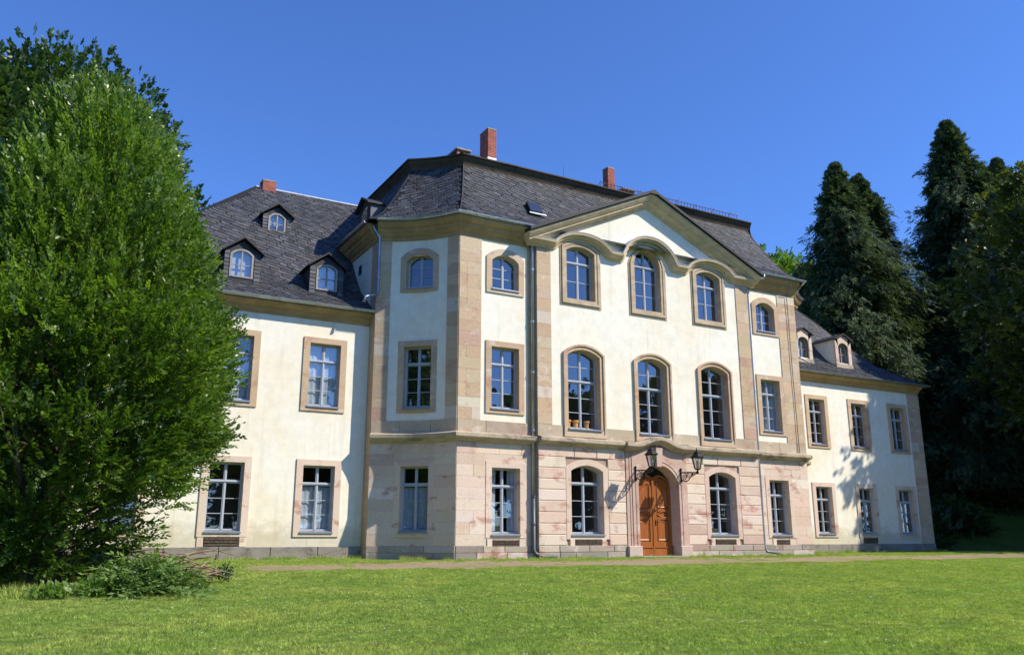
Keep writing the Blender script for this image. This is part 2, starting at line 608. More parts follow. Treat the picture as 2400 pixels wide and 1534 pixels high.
def split_path(pts, lens, gap=0.006):
    """cut a polyline of 2D points into pieces of about the given lengths, each a polyline"""
    P = [Vector(p) for p in pts]
    seg = [(P[i + 1] - P[i]).length for i in range(len(P) - 1)]
    tot = sum(seg)
    cum = [0]
    for s in seg:
        cum.append(cum[-1] + s)
    def at(s):
        for i in range(len(seg)):
            if s <= cum[i + 1] + 1e-9:
                return P[i].lerp(P[i + 1], (s - cum[i]) / seg[i])
        return P[-1]
    cuts = [0.0]
    i = 0
    while tot - cuts[-1] > lens[i % len(lens)] * 1.5:
        cuts.append(cuts[-1] + lens[i % len(lens)])
        i += 1
    cuts.append(tot)
    out = []
    for a, b in zip(cuts[:-1], cuts[1:]):
        mids = [P[j] for j in range(1, len(P) - 1) if a + 0.02 < cum[j] < b - 0.02]
        out.append([at(a + gap / 2)] + mids + [at(b - gap / 2)])
    return out

# ------------------------------------------------------------------ terrain
def smooth(a, b, x):
    t = min(1.0, max(0.0, (x - a) / (b - a)))
    return t * t * (3 - 2 * t)
def ground_z(x, y):
    z = 0.0 if y > -0.5 else 0.039 * (y + 0.5)
    if y < -40:
        z = 0.039 * (-39.5)
    z += 5.5 * smooth(0, 15, 0.45 * (x - 30) + 0.9 * (y - 5)) * smooth(27.5, 33, x)
    return z

def grid_sheet(name, xs, ys, mat, dz=0.0, kind='structure'):
    vs = [(x, y, ground_z(x, y) + dz) for y in ys for x in xs]
    nx = len(xs)
    fs = [(j * nx + i, j * nx + i + 1, (j + 1) * nx + i + 1, (j + 1) * nx + i) for j in range(len(ys) - 1) for i in range(nx - 1)]
    o = mk(name, vs, fs, mat, None, None, True)
    o['kind'] = kind
    return o

xs = sorted(set(list(np.arange(-400, -40, 40.0)) + list(np.arange(-40, 80, 2.0)) + list(np.arange(80, 440, 40.0))))
ys = sorted(set(list(np.arange(-400, -40, 40.0)) + list(np.arange(-40, 60, 1.0)) + [-0.5] + list(np.arange(60, 440, 40.0))))
lawn = grid_sheet('lawn', xs, ys, M['lawn'])

def path_edges(x):
    w = 0.18 * math.sin(x * 0.9) + 0.12 * math.sin(x * 2.3 + 1)
    far = -1.15 + 0.2 * math.sin(x * 0.7 + 2) + 0.12 * math.sin(x * 2.9)
    near = -3.95 + w + (0.25 if x < 0 else 0)
    return near, far
def build_path():
    px = np.arange(-9.0, 60, 0.5)
    vs, fs = [], []
    for x in px:
        n, f = path_edges(x)
        taper = smooth(-9.2, -7, x)
        c = (n + f) / 2
        for k in range(7):
            y = c + (n - c + (f - n) * k / 6) * max(0.05, taper)
            vs.append((x, y, ground_z(x, y) + 0.006))
    for i in range(len(px) - 1):
        for k in range(6):
            a = i * 7 + k
            fs.append((a, a + 7, a + 8, a + 1))
    o = mk('path', vs, fs, M['path'], None, None, True)
    o['kind'] = 'structure'
build_path()

# ------------------------------------------------------------------ manor house
house = thing('manor_house', 'cream plastered baroque manor house with sandstone trim, slate mansard roof and central pediment', 'manor house')

# --- windows -----------------------------------------------------------------
def arch_pts(hw, h, rise, n=10):
    """left spring -> right spring, (u,v)"""
    if rise <= 1e-4:
        return [(-hw, h), (hw, h)]
    if rise >= hw * 0.98:
        return [(-hw * math.cos(math.pi * k / n), h + rise * math.sin(math.pi * k / n)) for k in range(n + 1)]
    R = (hw * hw + rise * rise) / (2 * rise)
    a = math.asin(hw / R)
    return [(R * math.sin(-a + 2 * a * k / n), h + rise - R + R * math.cos(-a + 2 * a * k / n)) for k in range(n + 1)]

def arch_z(u, hw, h, rise):
    if rise <= 1e-4:
        return h
    u = min(hw, abs(u))
    if rise >= hw * 0.98:
        return h + rise * math.sqrt(max(0, 1 - (u / hw) ** 2))
    R = (hw * hw + rise * rise) / (2 * rise)
    return h + rise - R + math.sqrt(max(0, R * R - u * u))

def pick(pal):
    c, w = zip(*pal)
    k = random.choices(c, w)[0]
    j = random.uniform(0.94, 1.06)
    return tuple(x * j * random.uniform(0.97, 1.03) for x in k)
PINK = [((0.72, 0.565, 0.45), 5), ((0.68, 0.515, 0.40), 4), ((0.72, 0.60, 0.475), 4), ((0.60, 0.42, 0.335), 0.5), ((0.75, 0.64, 0.53), 1.0)]
TAN = [((0.56, 0.42, 0.275), 6), ((0.54, 0.39, 0.255), 5), ((0.58, 0.45, 0.315), 3), ((0.62, 0.54, 0.43), 0.8), ((0.51, 0.33, 0.245), 0.4)]
PLIN = [((0.40, 0.34, 0.28), 5), ((0.29, 0.255, 0.215), 3), ((0.54, 0.44, 0.35), 3), ((0.46, 0.31, 0.25), 1.2), ((0.58, 0.50, 0.43), 1.5)]

def ring_surround(P, W, H, rise, sb, sbb, orise, proj, depth, mat, parent, pal, top_extra=0.0, name='surround', steps=None, open_bottom=None):
    """stone frame around an opening: steps = [(band offset, projection)] from inside outwards"""
    steps = steps or [(sb, proj)]
    hw = W / 2
    def path(off, base):
        ns = 14
        f = off / sb
        ap = arch_pts(hw + off, H + top_extra * f, rise + (orise - rise) * f if rise > 0 else 0, ns if rise > 0 else 1)
        return [(-hw - off, base)] + ap + [(hw + off, base)]
    loops = []
    b_in, b_out = 0.0, -sbb
    loops.append([(u, v, -depth) for u, v in path(0, b_in)])
    loops.append([(u, v, steps[0][1]) for u, v in path(0, b_in)])
    prev = 0
    for i, (off, pr) in enumerate(steps):
        bb = b_in + (b_out - b_in) * off / sb
        loops.append([(u, v, pr) for u, v in path(off, bb)])
        nxt = steps[i + 1][1] if i + 1 < len(steps) else -0.02
        loops.append([(u, v, nxt) for u, v in path(off, bb)])
    n = len(loops[0])
    mb = MB()
    vs = [P(*q) for lp in loops for q in lp]
    nst = n
    fs = []
    cols = []
    base = pick(pal)
    segc = [pick(pal) for _ in range(4)]
    for li in range(len(loops) - 1):
        for k in range(n):
            k2 = (k + 1) % n
            fs.append((li * n + k, li * n + k2, (li + 1) * n + k2, (li + 1) * n + k))
            idx = 0 if k == 0 else (3 if k == n - 1 else (2 if k == n - 2 else 1))
            c = segc[idx]
            cols.append(tuple(0.5 * (a + b) for a, b in zip(c, base)))
    return mk(name, vs, fs, mat, parent, cols)

def window(P, W, H, rise=0.0, rows_lo=3, rows_hi=1, transom=0.72, sb=0.215, sbb=0.18, orise=None, proj=0.045, pal=TAN, smat='tan',
           curtain=None, fan=False, steps=None, top_extra=0.19, depth=0.26, sill=True, label=None, frame_mat='frame', surround=True, tilt=0.012, bar=0.02, fw=0.06, sname='surround'):
    """P = local frame with origin at the bottom centre of the opening"""
    hw = W / 2
    wd = -depth + 0.10            # plane of the timber
    mb = MB()
    # outer frame ring
    ap = arch_pts(hw, H, rise, 12)
    ai = arch_pts(hw - fw, H - (fw if rise <= 1e-4 else fw * 0.6), max(0.0, rise - (0 if rise <= 1e-4 else fw * 0.35)), 12)
    out = [(-hw, 0.0)] + ap + [(hw, 0.0)]
    inn = [(-hw + fw, fw * 1.3)] + ai + [(hw - fw, fw * 1.3)]
    n = len(out)
    vs, fs = [], []
    for (w, lp) in ((wd, out), (wd, inn), (wd - 0.06, inn)):
        vs += [P(u, v, w) for u, v in lp]
    for li in range(2):
        for k in range(n):
            k2 = (k + 1) % n
            fs.append((li * n + k, li * n + k2, (li + 1) * n + k2, (li + 1) * n + k))
    mb.add(vs, fs)
    top = lambda u: arch_z(u, hw - fw, H - (fw if rise <= 1e-4 else fw * 0.6), max(0.0, rise - (0 if rise <= 1e-4 else fw * 0.35)))
    tz = (H + rise) * transom if transom else None
    mw = 0.045
    # mullion with the two casement stiles
    mb.box(P, -mw, mw, fw, top(0) + 0.01, wd - 0.05, wd + 0.006)
    mb.box(P, -0.018, 0.018, fw, top(0) + 0.01, wd + 0.006, wd + 0.024)
    if tz:
        mb.box(P, -hw + fw * 0.6, hw - fw * 0.6, tz - 0.055, tz + 0.055, wd - 0.05, wd + 0.012)
        mb.box(P, -hw + fw * 0.5, hw - fw * 0.5, tz - 0.012, tz + 0.03, wd + 0.012, wd + 0.045)
    # glazing bars
    cells = []
    zlo0, zlo1 = fw * 1.3, (tz - 0.055 if tz else None)
    edges_lo = []
    if tz:
        edges_lo = [zlo0 + (zlo1 - zlo0) * k / rows_lo for k in range(rows_lo + 1)]
        for z in edges_lo[1:-1]:
            mb.box(P, -hw + fw * 0.7, hw - fw * 0.7, z - bar / 2, z + bar / 2, wd - 0.04, wd - 0.006)
        lo2 = tz + 0.055
    else:
        lo2 = zlo0
    zt = H if rise > 0 else H - fw
    if rows_hi > 1:
        hi_edges = [lo2 + (zt + (rise * 0.5 if rise else 0) - lo2) * k / rows_hi for k in range(rows_hi)]
        for z in hi_edges[1:]:
            mb.box(P, -hw + fw * 0.7, hw - fw * 0.7, z - bar / 2, z + bar / 2, wd - 0.04, wd - 0.006)
    else:
        hi_edges = [lo2]
    if fan:
        zc = lo2
        for sgn in (-1, 1):
            a = R_(52)
            p0, p1 = Vector((0.06 * sgn, zc)), Vector((sgn * math.cos(a) * hw * 0.95, zc + math.sin(a) * (top(hw * 0.5) - zc) * 1.12))
            dd = (p1 - p0).normalized()
            nn = Vector((-dd.y, dd.x)) * bar / 2
            q = [p0 + nn, p1 + nn, p1 - nn, p0 - nn]
            mb.add([P(t.x, t.y, wd - 0.01) for t in q] + [P(t.x, t.y, wd - 0.035) for t in q], [(0, 1, 2, 3), (0, 4, 5, 1), (3, 2, 6, 7)])
    win = mb.build('window', M[frame_mat], house, label=label)
    # panes
    def pane(poly):
        j = [random.uniform(-tilt, tilt) for _ in range(2)]
        cu = sum(u for u, v in poly) / len(poly)
        cv = sum(v for u, v in poly) / len(poly)
        vs = [P(u, v, wd - 0.03 + (u - cu) * j[0] + (v - cv) * j[1]) for u, v in poly]
        mk('pane', vs, [tuple(range(len(vs)))], M['glass'], win)
    for sgn in (-1, 1):
        ua, ub = sorted((sgn * mw * 0.9, sgn * (hw - fw * 0.85)))
        for a, b in zip(edges_lo[:-1], edges_lo[1:]):
            pane([(ua, a), (ub, a), (ub, b), (ua, b)])
        for a, b in zip(hi_edges, hi_edges[1:] + [None]):
            if b is not None:
                pane([(ua, a), (ub, a), (ub, b), (ua, b)])
            else:
                us = [ua + (ub - ua) * k / 6 for k in range(7)] if rise else [ua, ub]
                pane([(ua, a), (ub, a)] + [(u, max(a + 0.01, top(u) + 0.008)) for u in reversed(us)])
    if surround:
        ring_surround(P, W, H, rise, sb, sbb, orise if orise is not None else rise, proj, depth, M[smat], win, pal, top_extra, sname, steps)
    if sill:
        s = MB()
        vs = [P(a, b, c) for a in (-hw - 0.02, hw + 0.02) for (b, c) in ((0.045, wd + 0.002), (-0.012, proj + 0.045), (-0.055, proj + 0.045), (-0.055, proj + 0.03), (-0.02, wd))]
        s.add(vs, [(0, 1, 6, 5), (1, 2, 7, 6), (2, 3, 8, 7), (3, 4, 9, 8), (0, 4, 3, 2, 1), (5, 6, 7, 8, 9)])
        s.build('sill', M['sill'], win)
    if curtain:
        cv = MB()
        kind = curtain
        zt2 = top(0)
        spans = {'full': [(-hw + 0.03, hw - 0.03, 0.05, 1.0)], 'half': [(-hw + 0.03, hw - 0.03, 0.05, 0.70)],
                 'top': [(-hw + 0.03, hw - 0.03, transom or 0.7, 1.0)],
                 'sides': [(-hw + 0.03, -hw * 0.35, 0.05, 1.0), (hw * 0.45, hw - 0.03, 0.05, 1.0)],
                 'left': [(-hw + 0.03, -hw * 0.1, 0.05, 0.95)]}[kind]
        for (ua, ub, za, zb) in spans:
            nn = max(4, int((ub - ua) / 0.035))
            vs, fs = [], []
            for k in range(nn + 1):
                u = ua + (ub - ua) * k / nn
                w = wd - 0.11 + 0.018 * math.sin(k * 1.35) + 0.01 * math.sin(k * 0.5)
                zz = min(zb * zt2, arch_z(u, hw, H, rise) - 0.03)
                for q in (za * zt2, (za * zt2 + zz) / 2, zz):
                    vs.append(P(u, q, w + (0.02 * math.sin(q * 3 + k * 0.3))))
            for k in range(nn):
                for q in range(2):
                    fs.append((k * 3 + q, k * 3 + 3 + q, k * 3 + 4 + q, k * 3 + 1 + q))
            cv.add(vs, fs)
        cv.build('curtain', M['curtain'], win, smooth=True)
    return win

def loc(P0, u, v):
    return lambda a, b, c: P0(a + u, b + v, c)

holes = {}     # wall key -> hole polygons in (u,v)
def hole_for(key, u, v, W, H, rise, sb, sbb, tex=0.19):
    hw = W / 2 + sb * 0.5
    ap = arch_pts(hw, H + tex * 0.4, rise, 10)
    holes.setdefault(key, []).append([(u - hw, v - sbb * 0.5)] + [(u + a, v + b) for a, b in ap] + [(u + hw, v - sbb * 0.5)])

CEN, FLK, WNG = flat(-0.2), flat(0.0), flat(2.5)

# central bay, top floor
SG2 = [(0.11, 0.05), (0.2, 0.075), (0.27, 0.03)]
for u, ri in ((4.81, 0.2), (7.90, 0.62), (10.98, 0.2)):
    H = 1.82 if ri < 0.5 else 1.78
    window(loc(CEN, u, 9.04), 1.24, H, ri, rows_lo=2 if ri < 0.5 else 3, rows_hi=1, transom=0.70 if ri < 0.5 else 0.735, sb=0.27, sbb=0.26, orise=ri + 0.06,
           proj=0.07, steps=SG2, smat='weathered', fan=ri > 0.5, top_extra=0.2 if ri < 0.5 else 0.04, sill=False, pal=TAN, label='tall arched top-floor window' if ri > 0.5 else None, depth=0.30)
    hole_for('cen', u, 9.04, 1.24, H, ri, 0.27, 0.26)
# central bay, first floor
for i, u in enumerate((4.87, 7.96, 11.04)):
    window(loc(CEN, u, 4.36), 1.38, 2.60, 0.23, rows_lo=3, rows_hi=2, transom=0.60, sb=0.195, sbb=0.30, orise=0.34, proj=0.07,
           steps=[(0.12, 0.04), (0.195, 0.085)], top_extra=0.09, pal=TAN, depth=0.36, curtain=None)
    hole_for('cen', u, 4.36, 1.38, 2.60, 0.23, 0.195, 0.30, 0.09)
# central bay, ground floor
for u in (4.92, 11.14):
    window(loc(CEN, u, 0.78), 1.34, 2.12, 0.20, rows_lo=3, rows_hi=1, transom=0.735, sb=0.205, sbb=0.16, orise=0.27, proj=0.03, top_extra=0.14, pal=PINK, smat='stone', depth=0.36)
    hole_for('ceng', u, 0.78, 1.34, 2.12, 0.20, 0.205, 0.16, 0.14)
# flanks
for u, key in ((1.775, 'fl'), (14.255, 'fr')):
    window(loc(FLK, u, 9.05), 1.06, 1.0, 0.23, rows_lo=0, rows_hi=3, transom=None, orise=0.32, top_extra=0.14, curtain=None, depth=0.30)
    hole_for(key, u, 9.05, 1.06, 1.0, 0.23, 0.215, 0.18, 0.14)
    window(loc(FLK, u, 4.88), 1.07, 2.10, curtain=None if key == 'fl' else 'full', depth=0.30)
    hole_for(key, u, 4.88, 1.07, 2.10, 0, 0.215, 0.18)
    window(loc(FLK, u + (0.04 if key == 'fl' else 0.1), 0.78), 1.07, 2.13, pal=PINK, smat='stone', sbb=0.12, curtain='sides' if key == 'fl' else 'left', depth=0.36, proj=0.03)
    hole_for(key + 'g', u + (0.04 if key == 'fl' else 0.1), 0.78, 1.07, 2.13, 0, 0.215, 0.12)
# concave faces
ARW = ARC_L / 2
ST0, ST1 = ARC_L * 0.155, ARC_L * 0.835
for left in (True, False):
    P0 = arc_frame(ARW, left)
    for v, H, ri, rl, rh, tr, cu in ((9.05, 0.95, 0.23, 0, 3, None, None), (4.88, 2.08, 0, 3, 1, 0.72, None), (0.86, 2.08, 0, 3, 1, 0.72, 'half')):
        window(loc(P0, 0, v), 0.97, H, ri, rows_lo=rl, rows_hi=rh, transom=tr, orise=ri + 0.09, top_extra=0.14 if ri else 0.19, pal=TAN if v > 3 else PINK, smat='tan' if v > 3 else 'stone', curtain=cu, depth=0.28, proj=0.06)
# wings
LW = [(-3.73, 'full', 'half'), (-6.62, 'half', None), (-9.6, None, None)]
RW = [(19.83, None, None), (22.73, None, None), (25.61, 'left', None)]
for u, c1, c2 in LW + RW:
    key = 'wl' if u < 0 else 'wr'
    window(loc(WNG, u, 4.88), 1.05, 2.10, curtain=c1)
    hole_for(key, u, 4.88, 1.05, 2.10, 0, 0.215, 0.18)
    window(loc(WNG, u, 0.86), 1.05, 2.08, curtain=c2, pal=PINK, smat='stone', sbb=0.16)
    hole_for(key, u, 0.86, 1.05, 2.08, 0, 0.215, 0.16)

# --- walls -------------------------------------------------------------------
def wall_poly(name, outer, hs, P, mat, c=0.0, cols=None):
    loops = [[Vector((u, v, 0)) for u, v in outer]] + [[Vector((u, v, 0)) for u, v in h] for h in hs]
    tris = tessellate_polygon(loops)
    pts = [p for lp in loops for p in lp]
    return mk(name, [P(p.x, p.y, c) for p in pts], [tuple(t) for t in tris], mat, house, cols)

def rect(a0, a1, b0, b1):
    return [(a0, b0), (a0, b1), (a1, b1), (a1, b0)]
X1, X2 = 2.93, 13.1
wall_poly('wall', [(X1, 4.0), (X1, 11.05), (XC, 13.4), (X2, 11.05), (X2, 4.0)], holes['cen'], CEN, M['plaster'])
door_hole = [(7.0, 0.02), (7.0, 2.56)] + [(XC + 0.03 + a, b) for a, b in arch_pts(1.0, 2.58, 0.74, 12)] + [(9.0, 2.56), (9.0, 0.02)]
wall_poly('wall', rect(X1, X2, 0.0, 4.0), holes['ceng'] + [door_hole], CEN, M['stone'], -0.03, (0.40, 0.29, 0.22))
wall_poly('wall', rect(0, X1 + 0.3, 4.0, 11.3), holes['fl'], FLK, M['plaster'])
wall_poly('wall', rect(X2 - 0.3, XB, 4.0, 11.3), holes['fr'], FLK, M['plaster'])
wall_poly('wall', rect(0, X1 + 0.3, 0, 4.0), holes['flg'], FLK, M['stone'], 0.004, (0.68, 0.53, 0.42))
wall_poly('wall', rect(X2 - 0.3, XB, 0, 4.0), holes['frg'], FLK, M['stone'], 0.004, (0.68, 0.53, 0.42))
wall_poly('wall', rect(-11.45, -2.15, 0, 8.1), holes['wl'], WNG, M['plaster'])
wall_poly('wall', rect(18.2, 27.4, 0, 8.1), holes['wr'], WNG, M['plaster'])
def side_quad(p, q, z0, z1, mat):
    mk('wall', [(p[0], p[1], z0), (q[0], q[1], z0), (q[0], q[1], z1), (p[0], p[1], z1)], [(0, 1, 2, 3)], mat, house, (0.55, 0.43, 0.31))
for x in (X1, X2):
    side_quad((x, -0.2), (x, 0.05), 0, 11.1, M['tan'])
YB = 12.7
for x in (-11.45, 27.4):
    side_quad((x, 2.5), (x, YB), 0, 8.1, M['plaster'])
side_quad((-11.45, YB), (27.4, YB), 0, 8.1, M['plaster'])
for x in (-2.2, XB + 2.2):
    side_quad((x, Y2), (x, YB + 0.05), 0, 11.3, M['plaster'])
    b_ = MB()
    b_.box(lambda a, b, c: Vector((x + (c if x > 0 else -c), a, b)), Y2, 2.52, 0.0, 10.8, -0.05, 0.012, (0.52, 0.38, 0.25))
    b_.build('return_quoin', M['tan'], house, cols=True)
side_quad((-2.2, YB + 0.05), (XB + 2.2, YB + 0.05), 8, 11.3, M['plaster'])
# small opening in the left side wall above the wing roof
mk('vent', [(-2.206, y, z) for y, z in ((3.62, 10.0), (3.95, 10.0), (3.95, 10.36), (3.62, 10.36))], [(0, 1, 2, 3)], M['roofdark'], house)

def arc_wall(P, z0, z1, mat, c, wins):
    us = sorted(set([ARC_L * k / 14 for k in range(15)] + [ARW - 0.6, ARW + 0.6]))
    zs = sorted(set([z0, z1] + [z for w in wins for z in w]))
    vs, fs = [], []
    for u in us:
        for z in zs:
            vs.append(P(u, z, c))
    nz = len(zs)
    for i in range(len(us) - 1):
        for j in range(nz - 1):
            um, zm = (us[i] + us[i + 1]) / 2, (zs[j] + zs[j + 1]) / 2
            if abs(um - ARW) < 0.59 and any(a < zm < b for a, b in wins):
                continue
            fs.append((i * nz + j, (i + 1) * nz + j, (i + 1) * nz + j + 1, i * nz + j + 1))
    mk('wall', vs, fs, mat, house, (0.68, 0.53, 0.42), True)
for P in (arc_l, arc_r):
    arc_wall(P, 4.0, 11.3, M['plaster'], 0.0, [(4.79, 7.08), (8.96, 10.18)])
    arc_wall(P, 0.0, 4.0, M['stone'], 0.004, [(0.78, 3.04)])
# rooms behind the windows
rm = MB()
for z in (0.05, 4.1, 8.05):
    rm.add([(-11.4, 5.5, z), (-11.4, 2.6, z), (-2.12, 2.6, z), (0.3, 0.3, z), (15.75, 0.3, z), (18.17, 2.6, z), (27.3, 2.6, z), (27.3, 5.5, z)], [tuple(range(8))])
rm.add([(-2.1, 5.5, 11.25), (-2.1, 2.6, 11.25), (0.3, 0.25, 11.25), (15.75, 0.25, 11.25), (18.15, 2.6, 11.25), (18.15, 5.5, 11.25)], [tuple(range(6))])
rm.add([(-11.4, 5.5, 0), (27.3, 5.5, 0), (27.3, 5.5, 8.05), (-11.4, 5.5, 8.05)], [(0, 1, 2, 3)])
rm.add([(-2.1, 5.5, 8.05), (18.15, 5.5, 8.05), (18.15, 5.5, 11.25), (-2.1, 5.5, 11.25)], [(0, 1, 2, 3)])
for x in (-8.1, -5.2, -2.1, 0.25, 3.2, 6.4, 9.5, 12.8, 15.9, 18.3, 21.3, 24.2):
    y0 = 0.4 if 0 < x < 16 else 2.9
    zt_ = 11.25 if -2 < x < 18 else 8.05
    rm.add([(x, y0, 0), (x, 5.5, 0), (x, 5.5, zt_), (x, y0, zt_)], [(0, 1, 2, 3)])
rm.build('interior', M['room'], house)

# --- individual stones -------------------------------------------------------
def stone(name, P, u0, u1, v0, v1, c, pal, mat, ch=0.006, back=-0.05, nu=1, gap=0.004):
    u0, u1, v0, v1 = u0 + gap, u1 - gap, v0 + gap, v1 - gap
    if u1 - u0 < 0.03 or v1 - v0 < 0.03:
        return
    c = c + random.uniform(-0.003, 0.003)
    us = [u0 + (u1 - u0) * k / nu for k in range(nu + 1)]
    ui = [u0 + ch + (u1 - u0 - 2 * ch) * k / nu for k in range(nu + 1)]
    rows = [[(u, v0, back) for u in us], [(u, v0, c - ch) for u in us], [(u, v0 + ch, c) for u in ui], [(u, v1 - ch, c) for u in ui], [(u, v1, c - ch) for u in us], [(u, v1, back) for u in us]]
    n = nu + 1
    vs = [P(*q) for r in rows for q in r]
    fs = []
    for j in range(5):
        for i in range(nu):
            fs.append((j * n + i, j * n + i + 1, (j + 1) * n + i + 1, (j + 1) * n + i))
    fs.append(tuple(j * n for j in range(5, -1, -1)))
    fs.append(tuple(j * n + n - 1 for j in range(6)))
    mk(name, vs, fs, mat, house, pick(pal))

def course(name, P, v0, v1, spans, c, pal, mat, ln=(0.5, 0.95), **kw):
    for a, b in spans:
        u = a
        while u < b - 1e-3:
            L = random.uniform(*ln)
            if b - (u + L) < ln[0] * 0.6:
                L = b - u
            nu = kw.pop('nuf', 1) if False else (3 if P in (arc_l, arc_r) else 1)
            stone(name, P, u, min(b, u + L), v0, v1, c, pal, mat, nu=nu, **kw)
            u += L

def minus(a, b, ex):
    out = [(a, b)]
    for e0, e1 in ex:
        nx = []
        for s0, s1 in out:
            if e1 <= s0 or e0 >= s1:
                nx.append((s0, s1))
            else:
                if e0 > s0:
                    nx.append((s0, e0))
                if e1 < s1:
                    nx.append((e1, s1))
        out = nx
    return [s for s in out if s[1] - s[0] > 0.04]

CZ = [0.42, 0.77, 1.14, 1.51, 1.88, 2.25, 2.61, 2.98, 3.35, 3.74]
def arch_ex(u, hw, v0, v1, spring, rise, low):
    """excluded u-range of an arched surround at a course"""
    if v1 <= low or v0 >= spring + rise - 0.03:
        return None
    if v0 < spring:
        return (u - hw, u + hw)
    t = (v0 - spring) / rise
    w = hw * math.sqrt(max(0, 1 - t * t))
    return (u - w, u + w)
for v0, v1 in zip(CZ[:-1], CZ[1:]):
    ex = [(6.56, 9.36)]
    for u in (4.92, 11.14):
        e = arch_ex(u, 0.875, v0 + 0.1, v1, 3.05, 0.28, 0.45)
        if e:
            ex.append(e)
    course('ashlar_stone', CEN, v0, v1, minus(X1, X2, ex), 0.032, PINK, M['stone'], ln=(0.75, 1.5), ch=0.02, gap=0.004)
    for (a, b, u) in ((0.0, X1, 1.815), (X2, XB, 14.355)):
        e = [(u - 0.75, u + 0.75)] if v0 < 3.0 and v1 > 0.7 else []
        course('ashlar_stone', FLK, v0, v1, minus(a, b, e), 0.012, PINK, M['stone'], ch=0.004, gap=0.002)
    e = [(ARW - 0.70, ARW + 0.70)] if v0 < 3.0 and v1 > 0.75 else []
    course('ashlar_stone', arc_l, v0, v1, minus(0.0, ARC_L, e), 0.012, PINK, M['stone'], ch=0.004, gap=0.002)
# plinth
for v0, v1 in ((0.0, 0.2), (0.2, 0.42)):
    course('plinth_stone', CEN, v0 - 0.1 * (v0 == 0), v1, minus(X1, X2, [(6.6, 9.3)]), 0.05, PLIN, M['stone'], ln=(0.6, 1.3), ch=0.015)
    course('plinth_stone', FLK, v0 - 0.1 * (v0 == 0), v1, [(0.0, X1 - 0.05), (X2 + 0.05, XB)], 0.03, PLIN, M['stone'], ln=(0.6, 1.2), ch=0.012)
    course('plinth_stone', arc_l, v0 - 0.1 * (v0 == 0), v1, [(0.0, ARC_L)], 0.03, PLIN, M['stone'], ln=(0.6, 1.2), ch=0.012)
course('plinth_stone', WNG, -0.1, 0.40, [(-11.5, -2.15), (18.15, 27.46)], 0.06, [((0.27, 0.25, 0.225), 3), ((0.31, 0.27, 0.235), 2), ((0.23, 0.22, 0.2), 2)], M['plinth'], ln=(1.4, 1.9), ch=0.012)
# band below the first floor windows
BP = [((0.50, 0.40, 0.29), 3), ((0.46, 0.37, 0.27), 3), ((0.54, 0.45, 0.34), 2)]
course('band_stone', CEN, 4.03, 4.44, minus(X1, X2, [(4.87 - 0.9, 4.87 + 0.9), (7.96 - 0.9, 7.96 + 0.9), (11.04 - 0.9, 11.04 + 0.9)]), 0.03, BP, M['tan'], ln=(0.8, 1.4))
for u in (4.87, 7.96, 11.04):
    stone('band_stone', CEN, u - 0.9, u + 0.9, 4.0, 4.33, 0.06, BP, M['tan'])
course('band_stone', FLK, 4.03, 4.44, [(0, X1), (X2, XB)], 0.035, BP, M['tan'], ln=(0.9, 1.5))
for P in (arc_l, arc_r):
    course('band_stone', P, 4.03, 4.44, [(0, ARC_L)], 0.035, BP, M['tan'], ln=(0.9, 1.5))
# pilasters
def pilaster(P, a, b, z0, z1, c=0.03, pal=TAN, mat='tan', h=(0.3, 0.52), split=0.45):
    z = z0
    while z < z1 - 1e-3:
        L = random.uniform(*h)
        if z1 - (z + L) < h[0] * 0.6:
            L = z1 - z
        if random.random() < split and b - a > 0.6:
            m = a + (b - a) * random.choice((0.35, 0.6))
            course('pilaster_stone', P, z, z + L, [(a, m), (m, b)], c, pal, M[mat], ln=(2, 3), ch=0.003, gap=0.0015)
        else:
            course('pilaster_stone', P, z, z + L, [(a, b)], c, pal, M[mat], ln=(2, 3), ch=0.003, gap=0.0015)
        z += L
PT = 10.84
pilaster(FLK, 0.0, 0.84, 4.44, PT)
pilaster(arc_l, 0.0, ST0, 4.44, PT, split=0)
pilaster(arc_l, ST1, ARC_L, 4.44, PT, split=0)
pilaster(FLK, 2.66, X1, 4.44, PT, split=0)
pilaster(CEN, X1, 3.52, 4.44, PT, split=0.3)
TANP = TAN + [((0.52, 0.35, 0.26), 1.5)]
pilaster(CEN, 12.44, X2, 4.44, PT, pal=TANP, split=0.3)
pilaster(FLK, 15.02, XB, 4.44, PT, pal=TANP, split=0.5)
pilaster(WNG, 26.5, 27.42, 0.4, 7.75, pal=TANP)
pilaster(arc_r, 0.0, ST0, 4.44, PT, split=0)
pilaster(arc_r, ST1, ARC_L, 4.44, PT, split=0)
# cellar hatches under the ground floor windows
for P, u, w in ((CEN, 4.92, 0.55), (CEN, 11.14, 0.52), (FLK, 1.815, 0.5), (FLK, 14.355, 0.36), (WNG, -6.62, 0.52), (WNG, 22.73, 0.5)):
    b = MB()
    dd = 0.02 if P is not WNG else 0.012
    z0, z1 = (0.40, 0.60) if P is not WNG else (0.42, 0.67)
    b.box(P, u - w, u + w, z0, z1, -0.05, dd + 0.005)
    for k in range(3):
        zz = z0 + 0.02 + k * (z1 - z0) / 3
        b.box(P, u - w + 0.02, u + w - 0.02, zz, zz + (z1 - z0) / 3 - 0.025, dd + 0.005, dd + 0.022 + 0.006 * k)
    b.build('cellar_hatch', M['hatch'], house)
    for s in (-1, 1):
        course('jamb_stone', P, z0 - 0.02, z1 + 0.03, [tuple(sorted((u + s * w, u + s * (w + 0.2))))], 0.035, PINK, M['stone'], ln=(2, 3))

